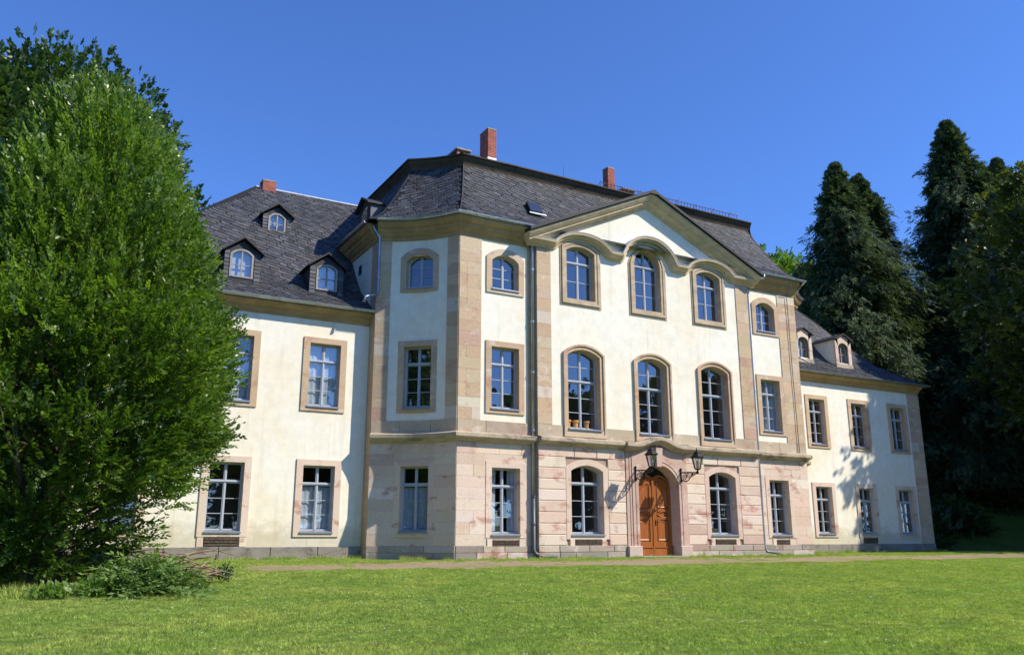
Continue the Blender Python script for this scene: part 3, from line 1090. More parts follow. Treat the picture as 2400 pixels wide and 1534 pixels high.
# --- string course, cornices, gutters ----------------------------------------
NA = 10
arcp_l = [tuple(arc_l(ARC_L * k / NA, 0, 0).xy) for k in range(NA + 1)]          # A -> A2
left_plan = list(reversed(arcp_l))                                                # A2 -> A
right_plan = [(XB - x, y) for x, y in arcp_l]                                     # B -> B2
SPROF = [(0.0, 3.70), (0.06, 3.70), (0.09, 3.75), (0.16, 3.79), (0.25, 3.83), (0.27, 3.86), (0.27, 3.965), (0.22, 3.99), (0.0, 4.05)]
for seg in split_path(left_plan + [(X1 - 0.02, 0.0)], [1.15, 1.5, 1.3]) + split_path([(X2 + 0.02, 0.0), (XB, 0.0)], [1.5]) + split_path(right_plan[0:1] + right_plan[1:], [1.3]):
    sweep('string_course', seg, SPROF, M['string'], house)
for seg in split_path([(X1, -0.2), (6.45, -0.2)], [1.2, 1.6, 1.4]) + split_path([(9.49, -0.2), (X2, -0.2)], [1.5, 1.3]):
    sweep('string_course', seg, SPROF, M['string'], house)
# arched piece over the portal
pp, zo = [], []
for k in range(29):
    x = 6.46 + (9.48 - 6.46) * k / 28
    pp.append((x, -0.31))
    t = abs(x - 7.95) / 1.05
    zo.append(-0.02 + (0.27 * 0.5 * (1 + math.cos(math.pi * min(1, t)))))
sweep('portal_hood', pp, [(-0.1, 3.70)] + SPROF[1:-1] + [(-0.1, 4.03)], M['string'], house, zoff=zo)

EPROF = [(0.0, 10.76), (0.05, 10.76), (0.06, 10.86), (0.12, 10.90), (0.20, 11.0), (0.24, 11.02), (0.26, 11.12), (0.36, 11.18), (0.43, 11.27), (0.43, 11.36), (0.0, 11.42)]
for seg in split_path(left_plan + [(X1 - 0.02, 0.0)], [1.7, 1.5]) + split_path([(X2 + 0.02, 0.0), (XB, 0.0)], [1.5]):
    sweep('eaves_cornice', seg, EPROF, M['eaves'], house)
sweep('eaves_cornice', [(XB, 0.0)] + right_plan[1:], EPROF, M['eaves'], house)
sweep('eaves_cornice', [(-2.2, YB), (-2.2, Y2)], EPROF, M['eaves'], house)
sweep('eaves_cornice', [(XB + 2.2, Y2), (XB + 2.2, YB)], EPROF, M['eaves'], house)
WPROF = [(0.0, 7.78), (0.04, 7.78), (0.06, 7.86), (0.14, 7.92), (0.16, 7.98), (0.27, 8.03), (0.36, 8.10), (0.36, 8.18), (0.0, 8.22)]
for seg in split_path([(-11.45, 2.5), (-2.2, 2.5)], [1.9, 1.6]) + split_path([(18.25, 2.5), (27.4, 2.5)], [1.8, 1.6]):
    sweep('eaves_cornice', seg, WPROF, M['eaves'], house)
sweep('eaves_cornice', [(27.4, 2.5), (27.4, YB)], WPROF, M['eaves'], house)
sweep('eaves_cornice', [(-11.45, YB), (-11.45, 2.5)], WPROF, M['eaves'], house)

def gutter(plan, z, w, brackets=True):
    prof = [(w + 0.02, z + 0.02)] + [(w + 0.075 - 0.07 * math.cos(a), z - 0.07 * math.sin(a)) for a in [math.pi * k / 7 for k in range(8)]] + [(w + 0.15, z + 0.02), (w + 0.12, z + 0.0)] + [(w + 0.075 + 0.045 * math.cos(a), z - 0.045 * math.sin(a)) for a in [math.pi * k / 5 for k in range(6)]]
    g = sweep('gutter', plan, prof, M['zinc'], house, smooth=False)
    strap = MB()
    for seg in split_path(plan, [0.85]):
        p = Vector(seg[0])
        q = Vector(seg[-1])
        d = (q - p).normalized()
        nrm = Vector((d.y, -d.x))
        rows = []
        for t in (0, 0.03):
            o = p + d * t
            rows += [Vector((*(o + nrm * (w + 0.075 - 0.078 * math.cos(a))), z - 0.078 * math.sin(a))) for a in [math.pi * k / 6 for k in range(7)]]
        strap.add(rows, [(k, k + 1, k + 8, k + 7) for k in range(6)])
    strap.build('gutter_strap', M['sill'], g)
gutter(left_plan + [(X1 + 0.05, 0.0)], 11.42, 0.41)
gutter([(X2 + 0.0, 0.0), (XB, 0.0)] + right_plan[1:], 11.42, 0.41)
gutter([(-2.2, YB), (-2.2, Y2)], 11.42, 0.41)
gutter([(-11.45, 2.5), (-2.0, 2.5)], 8.23, 0.36)
gutter([(18.1, 2.5), (27.4, 2.5), (27.4, YB)], 8.23, 0.36)

# --- pediment ----------------------------------------------------------------
def xz_sweep(name, pts, prof, y, mat, normals=None):
    """moulding swept along a path in the facade plane: prof = (outward, along the upward normal)"""
    n = len(pts)
    vs = []
    for i in range(n):
        a, b = Vector(pts[max(0, i - 1)]), Vector(pts[min(n - 1, i + 1)])
        t = (b - a).normalized()
        nn = Vector((-t.y, t.x))
        if normals:
            nn = normals[i]
        for (w, h) in prof:
            vs.append((pts[i][0] + nn.x * h, y - w, pts[i][1] + nn.y * h))
    k = len(prof)
    fs = [(i * k + j, (i + 1) * k + j, (i + 1) * k + j + 1, i * k + j + 1) for i in range(n - 1) for j in range(k - 1)]
    fs += [tuple(range(k)), tuple((n - 1) * k + j for j in range(k - 1, -1, -1))]
    return mk(name, vs, fs, mat, house)
def wave(x):
    z = 0
    for c, hw, r in ((4.84, 1.1, 0.47), (7.92, 1.16, 0.88), (11.0, 1.1, 0.47)):
        t = abs(x - c) / hw
        if t < 1:
            base = (1 - t ** 2.3) ** 0.72
            z = max(z, r * base)
    return z
PPROF = [(0.0, -0.02), (0.08, 0.0), (0.10, 0.07), (0.20, 0.10), (0.24, 0.16), (0.30, 0.18), (0.32, 0.25), (0.30, 0.27), (0.0, 0.285)]
wx = list(np.arange(2.56, 13.5, 0.06))
# fill the steep shoulders of the arches with extra points
pts = []
for x in wx:
    pts.append((x, 10.78 + wave(x)))
dense = [pts[0]]
for a, b in zip(pts[:-1], pts[1:]):
    L = math.hypot(b[0] - a[0], b[1] - a[1])
    m = max(1, int(L / 0.07))
    for k in range(1, m + 1):
        x = a[0] + (b[0] - a[0]) * k / m
        dense.append((x, 10.78 + wave(x)))
# smooth the path a little
for _ in range(3):
    dense = [dense[0]] + [((a[0] + 2 * b[0] + c[0]) / 4, (a[1] + 2 * b[1] + c[1]) / 4) for a, b, c in zip(dense[:-2], dense[1:-1], dense[2:])] + [dense[-1]]
xz_sweep('pediment_cornice', dense, PPROF, -0.2, M['mould'])
xz_sweep('pediment_flashing', dense, [(0.0, 0.287), (0.29, 0.276), (0.325, 0.265), (0.33, 0.288), (0.0, 0.302)], -0.2, M['lead'])
RPROF = [(0.0, 0.0), (0.08, 0.01), (0.10, 0.08), (0.16, 0.10), (0.30, 0.17), (0.31, 0.23), (0.36, 0.25), (0.48, 0.36), (0.49, 0.43), (0.0, 0.45)]
SL = 0.457
APZ = 13.20
ca = math.cos(math.atan(SL))
for s in (-1, 1):
    xe = 5.42
    pts = [(XC + s * xe, APZ - SL * xe), (XC + s * 3.6, APZ - SL * 3.6), (XC + s * 1.8, APZ - SL * 1.8), (XC, APZ)]
    nn = Vector((s * SL, 1)).normalized()
    nrm = [nn, nn, nn, Vector((0, 1 / nn.y))]
    if s > 0:
        pts, nrm = pts[::-1], nrm[::-1]
    xz_sweep('raking_cornice', pts, RPROF, -0.2, M['mould'], nrm)
    # slate covered verge and roof slab of the gable
    off = 0.455 / ca
    y0, y1 = -0.79, 2.3
    t = 0.11
    zt = lambda x: APZ + off - SL * abs(x - XC)
    a, b = XC, XC + s * (xe + 0.18)
    vs = [(a, y0, zt(a)), (b, y0, zt(b)), (b, y1, zt(b)), (a, y1, zt(a)), (a, y0, zt(a) + t), (b, y0, zt(b) + t), (b, y1, zt(b) + t), (a, y1, zt(a) + t)]
    mk('gable_roof', vs, [(0, 1, 2, 3), (4, 7, 6, 5), (0, 4, 5, 1), (1, 5, 6, 2), (2, 6, 7, 3)], M['slate'], house, (0.022, 0.022, 0.024))
mk('apex_flashing', [(XC - 0.25, -0.80, APZ + 0.42), (XC + 0.25, -0.80, APZ + 0.42), (XC, -0.80, APZ + 0.6), (XC - 0.25, 0.1, APZ + 0.46), (XC + 0.25, 0.1, APZ + 0.46), (XC, 0.1, APZ + 0.62)], [(0, 1, 2), (0, 2, 5, 3), (1, 4, 5, 2)], M['roofdark'], house)

# --- roofs -------------------------------------------------------------------
MAN = [(-0.47, 11.40), (-0.15, 11.60), (0.2, 11.93), (0.5, 12.34), (0.8, 12.80), (1.15, 13.40), (1.5, 14.00), (1.62, 14.24)]
WRF = [(-0.46, 8.19), (0.11, 8.57), (0.79, 9.05), (1.10, 9.28), (1.47, 9.70), (1.90, 10.26), (2.48, 11.07), (3.02, 11.86), (3.40, 12.36), (5.10, 14.24)]
def slate_col():
    k = random.uniform(0.84, 1.16)
    b = random.choice(((0.062, 0.065, 0.073), (0.044, 0.046, 0.052), (0.082, 0.086, 0.098), (0.066, 0.064, 0.064), (0.055, 0.058, 0.066)))
    return tuple(x * k for x in b)

SLATES = []    # (distance, verts, faces, col)
roofs = []
def roof_face(name, curves, kind_slates=True, w=0.30, h=0.215, tilt=0.28, flip=1, clip=None):
    """curves: list over the profile (eaves->top) of polylines (same point count) as Vectors"""
    m, n = len(curves), len(curves[0])
    vs = [p for c in curves for p in c]
    fs = [(j * n + i, j * n + i + 1, (j + 1) * n + i + 1, (j + 1) * n + i) for j in range(m - 1) for i in range(n - 1)]
    r = mk(name, vs, fs, M['slate'], house, (0.012, 0.012, 0.013))
    if not kind_slates:
        return r
    # arc length up the slope along the middle
    mid = [c[n // 2] if n > 2 else (c[0] + c[-1]) / 2 for c in curves]
    zs = [0]
    for a, b in zip(curves[:-1], curves[1:]):
        # slope distance from plan distance between corresponding lines, measured square to the eaves
        dz = b[0].z - a[0].z
        p = min(range(n), key=lambda i: (b[i] - a[i]).length)
        q = (b[p] - a[p])
        tdir = (a[min(n - 1, p + 1)] - a[max(0, p - 1)]).normalized()
        q = q - tdir * q.dot(tdir)
        zs.append(zs[-1] + q.length)
    H = zs[-1]
    lens0 = [0]
    for i in range(n - 1):
        lens0.append(lens0[-1] + (curves[0][i + 1] - curves[0][i]).length)
    L0 = lens0[-1]
    def row_at(t):
        for j in range(m - 1):
            if t <= zs[j + 1] + 1e-9:
                f = (t - zs[j]) / (zs[j + 1] - zs[j])
                return [a.lerp(b, f) for a, b in zip(curves[j], curves[j + 1])]
        return curves[-1]
    # reference axis: middle of the face
    def S(s, t):
        """s = metres from the face's middle along the row"""
        t = min(H, max(0, t))
        row = row_at(t)
        cum = [0]
        for i in range(n - 1):
            cum.append(cum[-1] + (row[i + 1] - row[i]).length)
        # match the left end of the eaves by arc position of the corner offset
        L = cum[-1]
        d = (row[-1] - row[0]).normalized() if n == 2 else None
        off = (row[0] - curves[0][0])
        td = (curves[0][1] - curves[0][0]).normalized()
        lead = off.dot(td)
        x = s - lead
        if x < -0.02 or x > L + 0.02:
            return None
        x = min(L, max(0, x))
        for i in range(n - 1):
            if x <= cum[i + 1] + 1e-9:
                return row[i].lerp(row[i + 1], (x - cum[i]) / max(1e-9, cum[i + 1] - cum[i]))
        return row[-1]
    nrow = int((H + L0 * abs(tilt)) / h) + 3
    ncol = int(L0 / w) + 3
    for r_ in range(-int(L0 * abs(tilt) / h) - 2, nrow):
        for c_ in range(-1, ncol):
            s0 = c_ * w + (r_ % 2) * w * 0.5 + random.uniform(-0.03, 0.03)
            s_for = s0 if flip > 0 else L0 - s0
            t0 = r_ * h + (L0 - s0 if tilt > 0 else s0) * abs(tilt) * 1.0 + random.uniform(-0.012, 0.012)
            if t0 < -0.05 or t0 > H - 0.05:
                continue
            ww, hh = w * random.uniform(0.98, 1.12), h * 1.28
            sk = -tilt * 1.0
            def loc_(a, b):
                return (s0 + a, t0 + b + sk * a)
            shape = [(0, 0.02), (ww * 0.35, 0.0), (ww * 0.8, 0.02), (ww, 0.09), (ww * 0.98, hh), (0.02, hh)]
            lift = [0.024, 0.026, 0.026, 0.023, 0.003, 0.003]
            ps = []
            ok = True
            for a, b in shape:
                q = loc_(a, b)
                tt = min(H, max(0.0, q[1]))
                p = S(q[0], tt)
                if p is None:
                    ok = False
                    break
                ps.append(p)
            if not ok:
                continue
            n_ = (ps[2] - ps[0]).cross(ps[5] - ps[0])
            if n_.length < 1e-6:
                continue
            n_.normalize()
            if n_.z < 0:
                n_ = -n_
            if clip and clip(ps[1]):
                continue
            jit = random.uniform(-0.004, 0.006)
            topv = [p + n_ * (l + jit) for p, l in zip(ps, lift)]
            bot = [p + n_ * 0.001 for p in ps[:4]]
            vs_ = topv + bot
            fs_ = [(0, 1, 2, 3, 4, 5), (0, 6, 7, 1), (1, 7, 8, 2), (2, 8, 9, 3), (3, 9, 4), (0, 5, 6)]
            SLATES.append(((ps[1] - CAM).length, vs_, fs_, slate_col()))
    return r

plan = left_plan + [(XB, 0.0)] + right_plan[1:] + [(XB + 2.2, YB), (-2.2, YB)]
na = NA + 1
def plan_ring(d):
    """the block's outline set back by d (the curved corners keep their centre and are trimmed where they meet the straight sides)"""
    r = ARC_R + d
    ya = d
    xa = ARC_C.x + math.sqrt(r * r - (ya - ARC_C.y) ** 2)
    xs_ = -2.2 + d
    ys_ = ARC_C.y + math.sqrt(r * r - (xs_ - ARC_C.x) ** 2)
    t0, t1 = math.atan2(ys_ - ARC_C.y, xs_ - ARC_C.x), math.atan2(ya - ARC_C.y, xa - ARC_C.x)
    arc = [(ARC_C.x + r * math.cos(t0 + (t1 - t0) * k / NA), ARC_C.y + r * math.sin(t0 + (t1 - t0) * k / NA)) for k in range(NA + 1)]
    return arc + [(XB - x, y) for x, y in reversed(arc)] + [(XB + 2.2 - d, YB - d), (-2.2 + d, YB - d)]
def ring(d, z):
    return [Vector((x, y, z)) for x, y in plan_ring(d)]
rings = [ring(d, z) for d, z in MAN]
sub = lambda a, b: [[r[i] for i in range(a, b + 1)] for r in rings]
def in_gable(p):
    return p.y < 2.2 and p.z < APZ + 0.455 / ca + 0.05 - SL * abs(p.x - XC)
roof_face('roof', sub(0, na - 1), tilt=-0.3, w=0.235, h=0.165)
roof_face('roof', sub(na - 1, na), clip=in_gable, tilt=0.34, w=0.25, h=0.17)
roof_face('roof', sub(na, na + NA), False)
roof_face('roof', sub(na + NA, na + NA + 1), False)
roof_face('roof', sub(na + NA + 1, na + NA + 2), False)
roof_face('roof', [[r[-1], r[0]] for r in rings], tilt=0.3)
# mansard ledge
LPROF = [(0.0, 14.14), (0.05, 14.14), (0.07, 14.22), (0.12, 14.32), (0.19, 14.40), (0.20, 14.49), (0.27, 14.50), (0.27, 14.55), (0.0, 14.60)]
lr = [ring(1.62 - w, z) for w, z in LPROF]
nl, kl = len(lr[0]), len(lr)
mk('mansard_ledge', [lr[j][i] for i in range(nl) for j in range(kl)], [(i * kl + j, ((i + 1) % nl) * kl + j, ((i + 1) % nl) * kl + j + 1, i * kl + j + 1) for i in range(nl) for j in range(kl - 1)], M['fascia'], house)
# crown roof (behind the ledge)
low = ring(1.6, 14.59)
apex = [Vector((5.5, 6.9, 15.75)), Vector((10.5, 6.9, 15.75))]
vs = low + apex
fs = []
nn_ = len(low)
ax = nn_
for i in range(nn_):
    j = (i + 1) % nn_
    ka = ax if low[i].x < XC else ax + 1
    kb = ax if low[j].x < XC else ax + 1
    fs.append((i, j, kb) if ka == kb else (i, j, kb, ka))
mk('crown_roof', vs, fs, M['slate'], house, (0.03, 0.03, 0.033))
# hip caps
def cap(pts, w=0.05, mat='slate'):
    b = MB()
    b.tube(pts, w, 5, col=(0.022, 0.022, 0.025))
    b.build('hip_cap', M[mat], house, cols=True)
cap([r[na - 1] + Vector((0, 0, 0.005)) for r in rings], 0.03)
cap([r[0] for r in rings], 0.03)
cap([r[na] for r in rings], 0.03)

# wings
def wing_roof(xe, xr, side):
    """xe = end wall x, xr = ridge end x, side = -1 left / +1 right"""
    xin = XC
    ratio = abs(xr - (xe + side * 0.46)) / 5.56
    front, end, back = [], [], []
    for d, z in WRF:
        xx = xe - side * (-0.46 + (d + 0.46) * ratio)
        a, b = Vector((xx, 2.5 + d, z)), Vector((-1.2 if side < 0 else XB + 1.2, 2.5 + d, z))
        front.append([a, b] if side < 0 else [b, a])
        bk = Vector((xx, YB - d, z))
        end.append([bk, a] if side < 0 else [a, bk])
        bb = Vector((b.x, YB - d, z))
        back.append([bb, bk] if side < 0 else [bk, bb])
    roof_face('roof', front, tilt=0.34, w=0.26, h=0.18)
    roof_face('roof', end, False)
    roof_face('roof', back, False)
    hp = [(f[0] if side < 0 else f[1]) for f in front]
    cap(hp, 0.035)
    r0, r1 = Vector((xr, 7.6, 14.26)), Vector((-0.5 if side < 0 else XB + 0.5, 7.6, 14.26))
    b = MB()
    b.tube([r0, r1], 0.045, 6)
    b.build('ridge_flashing', M['lead'], house)
wing_roof(-11.45, -5.37, -1)
wing_roof(27.4, 21.35, 1)

# --- dormers -----------------------------------------------------------------
def dormer(x0, x1, y, zb, ze, za, side_mat, front_mat, wx0, wx1, wz0, wz1, wr, wrf, stone_front, depth):
    root = MB()
    xm = (x0 + x1) / 2
    # body: front with opening
    hw = (wx1 - wx0) / 2
    wc = (wx0 + wx1) / 2
    outer = [(x0, zb), (x0, ze), (xm, za - 0.13), (x1, ze), (x1, zb)]
    hole = [(wx0, wz0)] + [(wc + a, b) for a, b in arch_pts(hw, wz1, wr, 8)] + [(wx1, wz0)]
    loops = [[Vector((u, v, 0)) for u, v in outer], [Vector((u, v, 0)) for u, v in hole]]
    tris = tessellate_polygon(loops)
    pts = [p for lp_ in loops for p in lp_]
    front = [(p.x, y, p.y) for p in pts]
    body = mk('dormer', front + [(x0, y, zb), (x0, y, ze), (x0, y + depth, ze), (x0, y + 0.2, zb - 0.05), (x1, y, zb), (x1, y, ze), (x1, y + depth, ze), (x1, y + 0.2, zb - 0.05)],
              [tuple(t) for t in tris] + [tuple(len(front) + k for k in (0, 1, 2, 3)), tuple(len(front) + k for k in (7, 6, 5, 4))], M[side_mat], house, (0.03, 0.031, 0.036) if side_mat == 'slate' else (0.5, 0.4, 0.3))
    # roof
    ov, t = 0.10, 0.06
    b = MB()
    sl = (za - ze) / ((x1 - x0) / 2 + ov)
    for s in (-1, 1):
        xe = xm + s * ((x1 - x0) / 2 + ov)
        vs_ = [(xm, y - 0.16, za - t), (xe, y - 0.16, ze - t), (xe, y + depth, ze - t), (xm, y + depth + 0.5, za - t),
               (xm, y - 0.16, za), (xe, y - 0.16, ze), (xe, y + depth, ze), (xm, y + depth + 0.5, za)]
        b.add(vs_, [(0, 1, 2, 3), (4, 7, 6, 5), (0, 4, 5, 1), (1, 5, 6, 2), (2, 6, 7, 3)], (0.035, 0.03, 0.028))
    b.build('dormer_roof', M['slate'], body, cols=True)
    # hanging slates / stone on the front
    if not stone_front:
        z = zb
        while z < ze - 0.05:
            hgt = random.uniform(0.11, 0.16)
            for (a, c) in ((x0, wx0 - 0.05), (wx1 + 0.05, x1)):
                k = slate_col()
                q = MB()
                q.add([(a, y - 0.034, z), (c, y - 0.036, z), (c, y - 0.010, min(ze, z + hgt + 0.03)), (a, y - 0.010, min(ze, z + hgt + 0.03)), (a, y, z), (c, y, z)], [(0, 1, 2, 3), (0, 4, 5, 1)], tuple(x * 1.25 for x in k))
                q.build('cladding_slate', M['slate'], body, cols=True)
            z += hgt
    else:
        for (a, c) in ((x0 - 0.03, wx0), (wx1, x1 + 0.03)):
            q = MB()
            q.box(flat(y), a, c, zb + 0.16, ze + 0.02, -0.02, 0.05, pick(PINK))
            q.build('dormer_stone', M['stone'], body, cols=True)
        q = MB()
        q.box(flat(y), x0 - 0.06, x1 + 0.06, zb - 0.12, zb + 0.155, -0.3, 0.08, (0.42, 0.36, 0.27))
        q.build('dormer_stone', M['string'], body, cols=True)
        ap = arch_pts(hw, wz1, wr, 8)
        vs_ = [(x0 - 0.03, y - 0.05, ze + 0.02)] + [(wc + a, y - 0.05, v) for a, v in ap] + [(x1 + 0.03, y - 0.05, ze + 0.02), (xm, y - 0.05, za - 0.1)]
        mk('dormer_stone', vs_ , [tuple([0] + list(range(1, len(ap) + 1)) + [len(ap) + 1, len(ap) + 2])], M['stone'], body, pick(PINK))
    # the dormer's window: frame with bars, set in the dormer
    fm = MB()
    fw = 0.05
    P = flat(y)
    wd = -0.02 if not stone_front else -0.14
    out = [(-hw - (0.02 if not stone_front else 0), 0)] + arch_pts(hw + (0.02 if not stone_front else 0), wz1 - wz0, wr + 0.03, 8) + [(hw + (0.02 if not stone_front else 0), 0)]
    inn = [(-hw + fw, fw)] + arch_pts(hw - fw, wz1 - wz0 - fw * 0.6, wr, 8) + [(hw - fw, fw)]
    n = len(out)
    vs_ = [P(wc + u, wz0 + v, wd + 0.05) for u, v in out] + [P(wc + u, wz0 + v, wd + 0.05) for u, v in inn] + [P(wc + u, wz0 + v, wd - 0.05) for u, v in inn] + [P(wc + u, wz0 + v, wd - 0.03) for u, v in out]
    fs_ = [(k, (k + 1) % n, n + (k + 1) % n, n + k) for k in range(n)] + [(n + k, n + (k + 1) % n, 2 * n + (k + 1) % n, 2 * n + k) for k in range(n)] + [(3 * n + k, 3 * n + (k + 1) % n, (k + 1) % n, k) for k in range(n)]
    fm.add(vs_, fs_)
    fm.box(P, wc - 0.022, wc + 0.022, wz0 + fw, wz1 + wr - fw * 0.5, wd - 0.02, wd + 0.035)
    zm = wz0 + (wz1 + wr * 0.4 - wz0) * 0.5
    fm.box(P, wx0 + fw * 0.5, wx1 - fw * 0.5, zm - 0.014, zm + 0.014, wd - 0.02, wd + 0.02)
    fm.build('dormer_window', M[wrf], body)
    for s in (-1, 1):
        for za_, zb_ in ((wz0 + fw * 0.6, zm), (zm, None)):
            ua, ub = sorted((s * 0.01, s * (hw - fw * 0.6)))
            if zb_:
                poly = [(ua, za_), (ub, za_), (ub, zb_), (ua, zb_)]
            else:
                poly = [(ua, za_), (ub, za_)] + [(u, arch_z(u, hw - fw * 0.3, wz1 - fw * 0.4, wr)) for u in (ub, (ua + ub) / 2, ua)]
            j = random.uniform(-0.004, 0.004)
            mk('pane', [P(wc + u, v, wd - 0.005 + j * u) for u, v in poly], [tuple(range(len(poly)))], M['glass'], body)
    # blind behind
    mk('blind', [P(wc + u, v, wd - 0.12) for u, v in ((-hw, wz0), (hw, wz0), (hw, wz1 + wr), (-hw, wz1 + wr))], [(0, 1, 2, 3)], M['curtain'] if not stone_front else M['room'], body)
dormer(-7.13, -5.96, 3.05, 8.72, 9.93, 10.44, 'slate', 'slate', -6.93, -6.20, 9.03, 9.84, 0.15, 'oldframe', False, 1.7)
dormer(-4.27, -3.08, 3.02, 8.72, 9.84, 10.36, 'slate', 'slate', -4.02, -3.31, 8.99, 9.76, 0.15, 'oldframe', False, 1.7)
dormer(-5.47, -4.42, 5.45, 11.25, 12.36, 12.82, 'slate', 'slate', -5.25, -4.64, 11.70, 12.27, 0.14, 'oldframe', False, 1.0)
dormer(22.12, 23.2, 3.0, 8.85, 10.26, 10.56, 'plaster', 'stone', 22.30, 23.02, 9.06, 9.88, 0.2, 'oldframe', True, 2.1)
dormer(19.3, 20.4, 3.0, 8.85, 10.26, 10.56, 'plaster', 'stone', 19.48, 20.22, 9.06, 9.88, 0.2, 'oldframe', True, 2.1)
# side dormer on the mansard, turned to the left
def side_dormer():
    y0, y1, x = 3.45, 4.75, -2.02
    zb, ze, za = 12.0, 12.72, 13.12
    ym = (y0 + y1) / 2
    vs = [(x, y0, zb), (x, y1, zb), (x, y1, ze), (x, ym, za), (x, y0, ze), (x + 1.3, y0, ze), (x + 0.3, y0, zb), (x + 1.3, y1, ze), (x + 0.3, y1, zb)]
    body = mk('dormer', vs, [(0, 4, 3, 2, 1), (0, 6, 5, 4), (1, 2, 7, 8)], M['slate'], house, [(0.04, 0.04, 0.045), (0.12, 0.125, 0.14), (0.05, 0.05, 0.055)])  # sunlit cheek painted as paler slate, shaded faces as darker slate
    b = MB()
    for yy in (y0 - 0.1, y1 + 0.1):
        vs_ = [(x - 0.16, ym, za), (x - 0.16, yy, ze), (x + 1.5, yy, ze), (x + 1.5, ym, za), (x - 0.16, ym, za + 0.06), (x - 0.16, yy, ze + 0.06), (x + 1.5, yy, ze + 0.06), (x + 1.5, ym, za + 0.06)]
        b.add(vs_, [(0, 1, 2, 3), (4, 7, 6, 5), (0, 4, 5, 1), (1, 5, 6, 2)], (0.045, 0.04, 0.037))
    b.build('dormer_roof', M['slate'], body, cols=True)
    mk('pane', [(x - 0.01, a, c) for a, c in ((ym - 0.3, zb + 0.2), (ym + 0.3, zb + 0.2), (ym + 0.3, ze), (ym - 0.3, ze))], [(0, 1, 2, 3)], M['glass'], body)
side_dormer()
# skylight
def skylight():
    o = Vector((3.28, 0.52, 12.52))
    u = Vector((1, 0, 0))
    t = Vector((0, 0.52, 0.85)).normalized()
    n = u.cross(t)
    if n.y > 0:
        n = -n
    P = lambda a, b, c: o + u * a + t * b + n * c
    b = MB()
    b.box(P, -0.27, 0.27, -0.27, 0.27, -0.05, 0.10)
    s = b.build('skylight', M['iron'], house)
    for i in (0, 1):
        for j in (0, 1):
            a0, b0 = -0.24 + i * 0.25, -0.24 + j * 0.25
            mk('pane', [P(a0, b0, 0.108), P(a0 + 0.23, b0, 0.108), P(a0 + 0.23, b0 + 0.23, 0.108), P(a0, b0 + 0.23, 0.108)], [(0, 1, 2, 3)], M['glass'], s)
    f = MB()
    f.box(P, -0.3, 0.42, -0.36, -0.28, 0.03, 0.06)
    f.build('skylight_flashing', M['lead'], s)
skylight()

# --- slates: the nearest 300 as parts, the rest joined ------------------------
SLATES.sort(key=lambda s: s[0])
for d, vs, fs, c in SLATES[:300]:
    mk('roof_slate', vs, fs, M['slate'], house, c)
V, F, Cc = [], [], []
for d, vs, fs, c in SLATES[300:]:
    b = len(V)
    V += vs
    F += [tuple(i + b for i in f) for f in fs]
    Cc += [c] * len(fs)
mk('slate_covering', V, F, M['slate'], house, Cc, kind='stuff')

# --- chimneys ----------------------------------------------------------------
def brick_stack(x0, x1, y0, y1, z0, z1, name='chimney', flash=0.4):
    c = MB()
    P = flat(0)
    c.box(lambda a, b, d: Vector((a, d, b)), x0 + 0.012, x1 - 0.012, z0, z1, y0 + 0.012, y1 - 0.012)
    root = c.build(name, M['mortar'], house)
    b = MB()
    bh, bl = 0.072, 0.24
    r = 0
    z = z0 + flash
    while z < z1 - 0.02:
        for face in (0, 1, 2, 3):
            L = (x1 - x0) if face in (0, 2) else (y1 - y0)
            u = -bl * 0.5 * (r % 2)
            while u < L - 0.01:
                a, e = max(0, u + 0.005), min(L, u + bl - 0.005)
                pr = random.uniform(0, 0.006)
                if e - a > 0.03:
                    if face == 0:
                        b.box(lambda p, q, d: Vector((x0 + p, y0 - d, q)), a, e, z, z + bh - 0.012, -0.015, 0.006 + pr)
                    elif face == 1:
                        b.box(lambda p, q, d: Vector((x0 - d, y0 + p, q)), a, e, z, z + bh - 0.012, -0.015, 0.006 + pr)
                    elif face == 2:
                        b.box(lambda p, q, d: Vector((x0 + p, y1 + d, q)), a, e, z, z + bh - 0.012, -0.015, 0.006 + pr)
                    else:
                        b.box(lambda p, q, d: Vector((x1 + d, y0 + p, q)), a, e, z, z + bh - 0.012, -0.015, 0.006 + pr)
                u += bl
        z += bh
        r += 1
    b.build('brickwork', M['brick'], root, kind='stuff')
    t = MB()
    Q = lambda a, e, d: Vector((a, d, e))
    t.box(Q, x0 - 0.015, x1 + 0.015, z1, z1 + 0.05, y0 - 0.015, y1 + 0.015)
    t.build('chimney_cap', M['concrete'], root)
    if flash > 0.1:
        f = MB()
        f.box(Q, x0 - 0.012, x1 + 0.012, z0, z0 + flash, y0 - 0.012, y1 + 0.012)
        f.build('chimney_flashing', M['lead'], root)
brick_stack(3.69, 4.09, 5.0, 5.75, 15.3, 17.9, flash=1.27)
brick_stack(10.04, 10.42, 5.0, 5.4, 15.2, 17.5, flash=1.1)
brick_stack(-5.14, -4.62, 7.45, 7.95, 14.0, 14.52, flash=0.05)
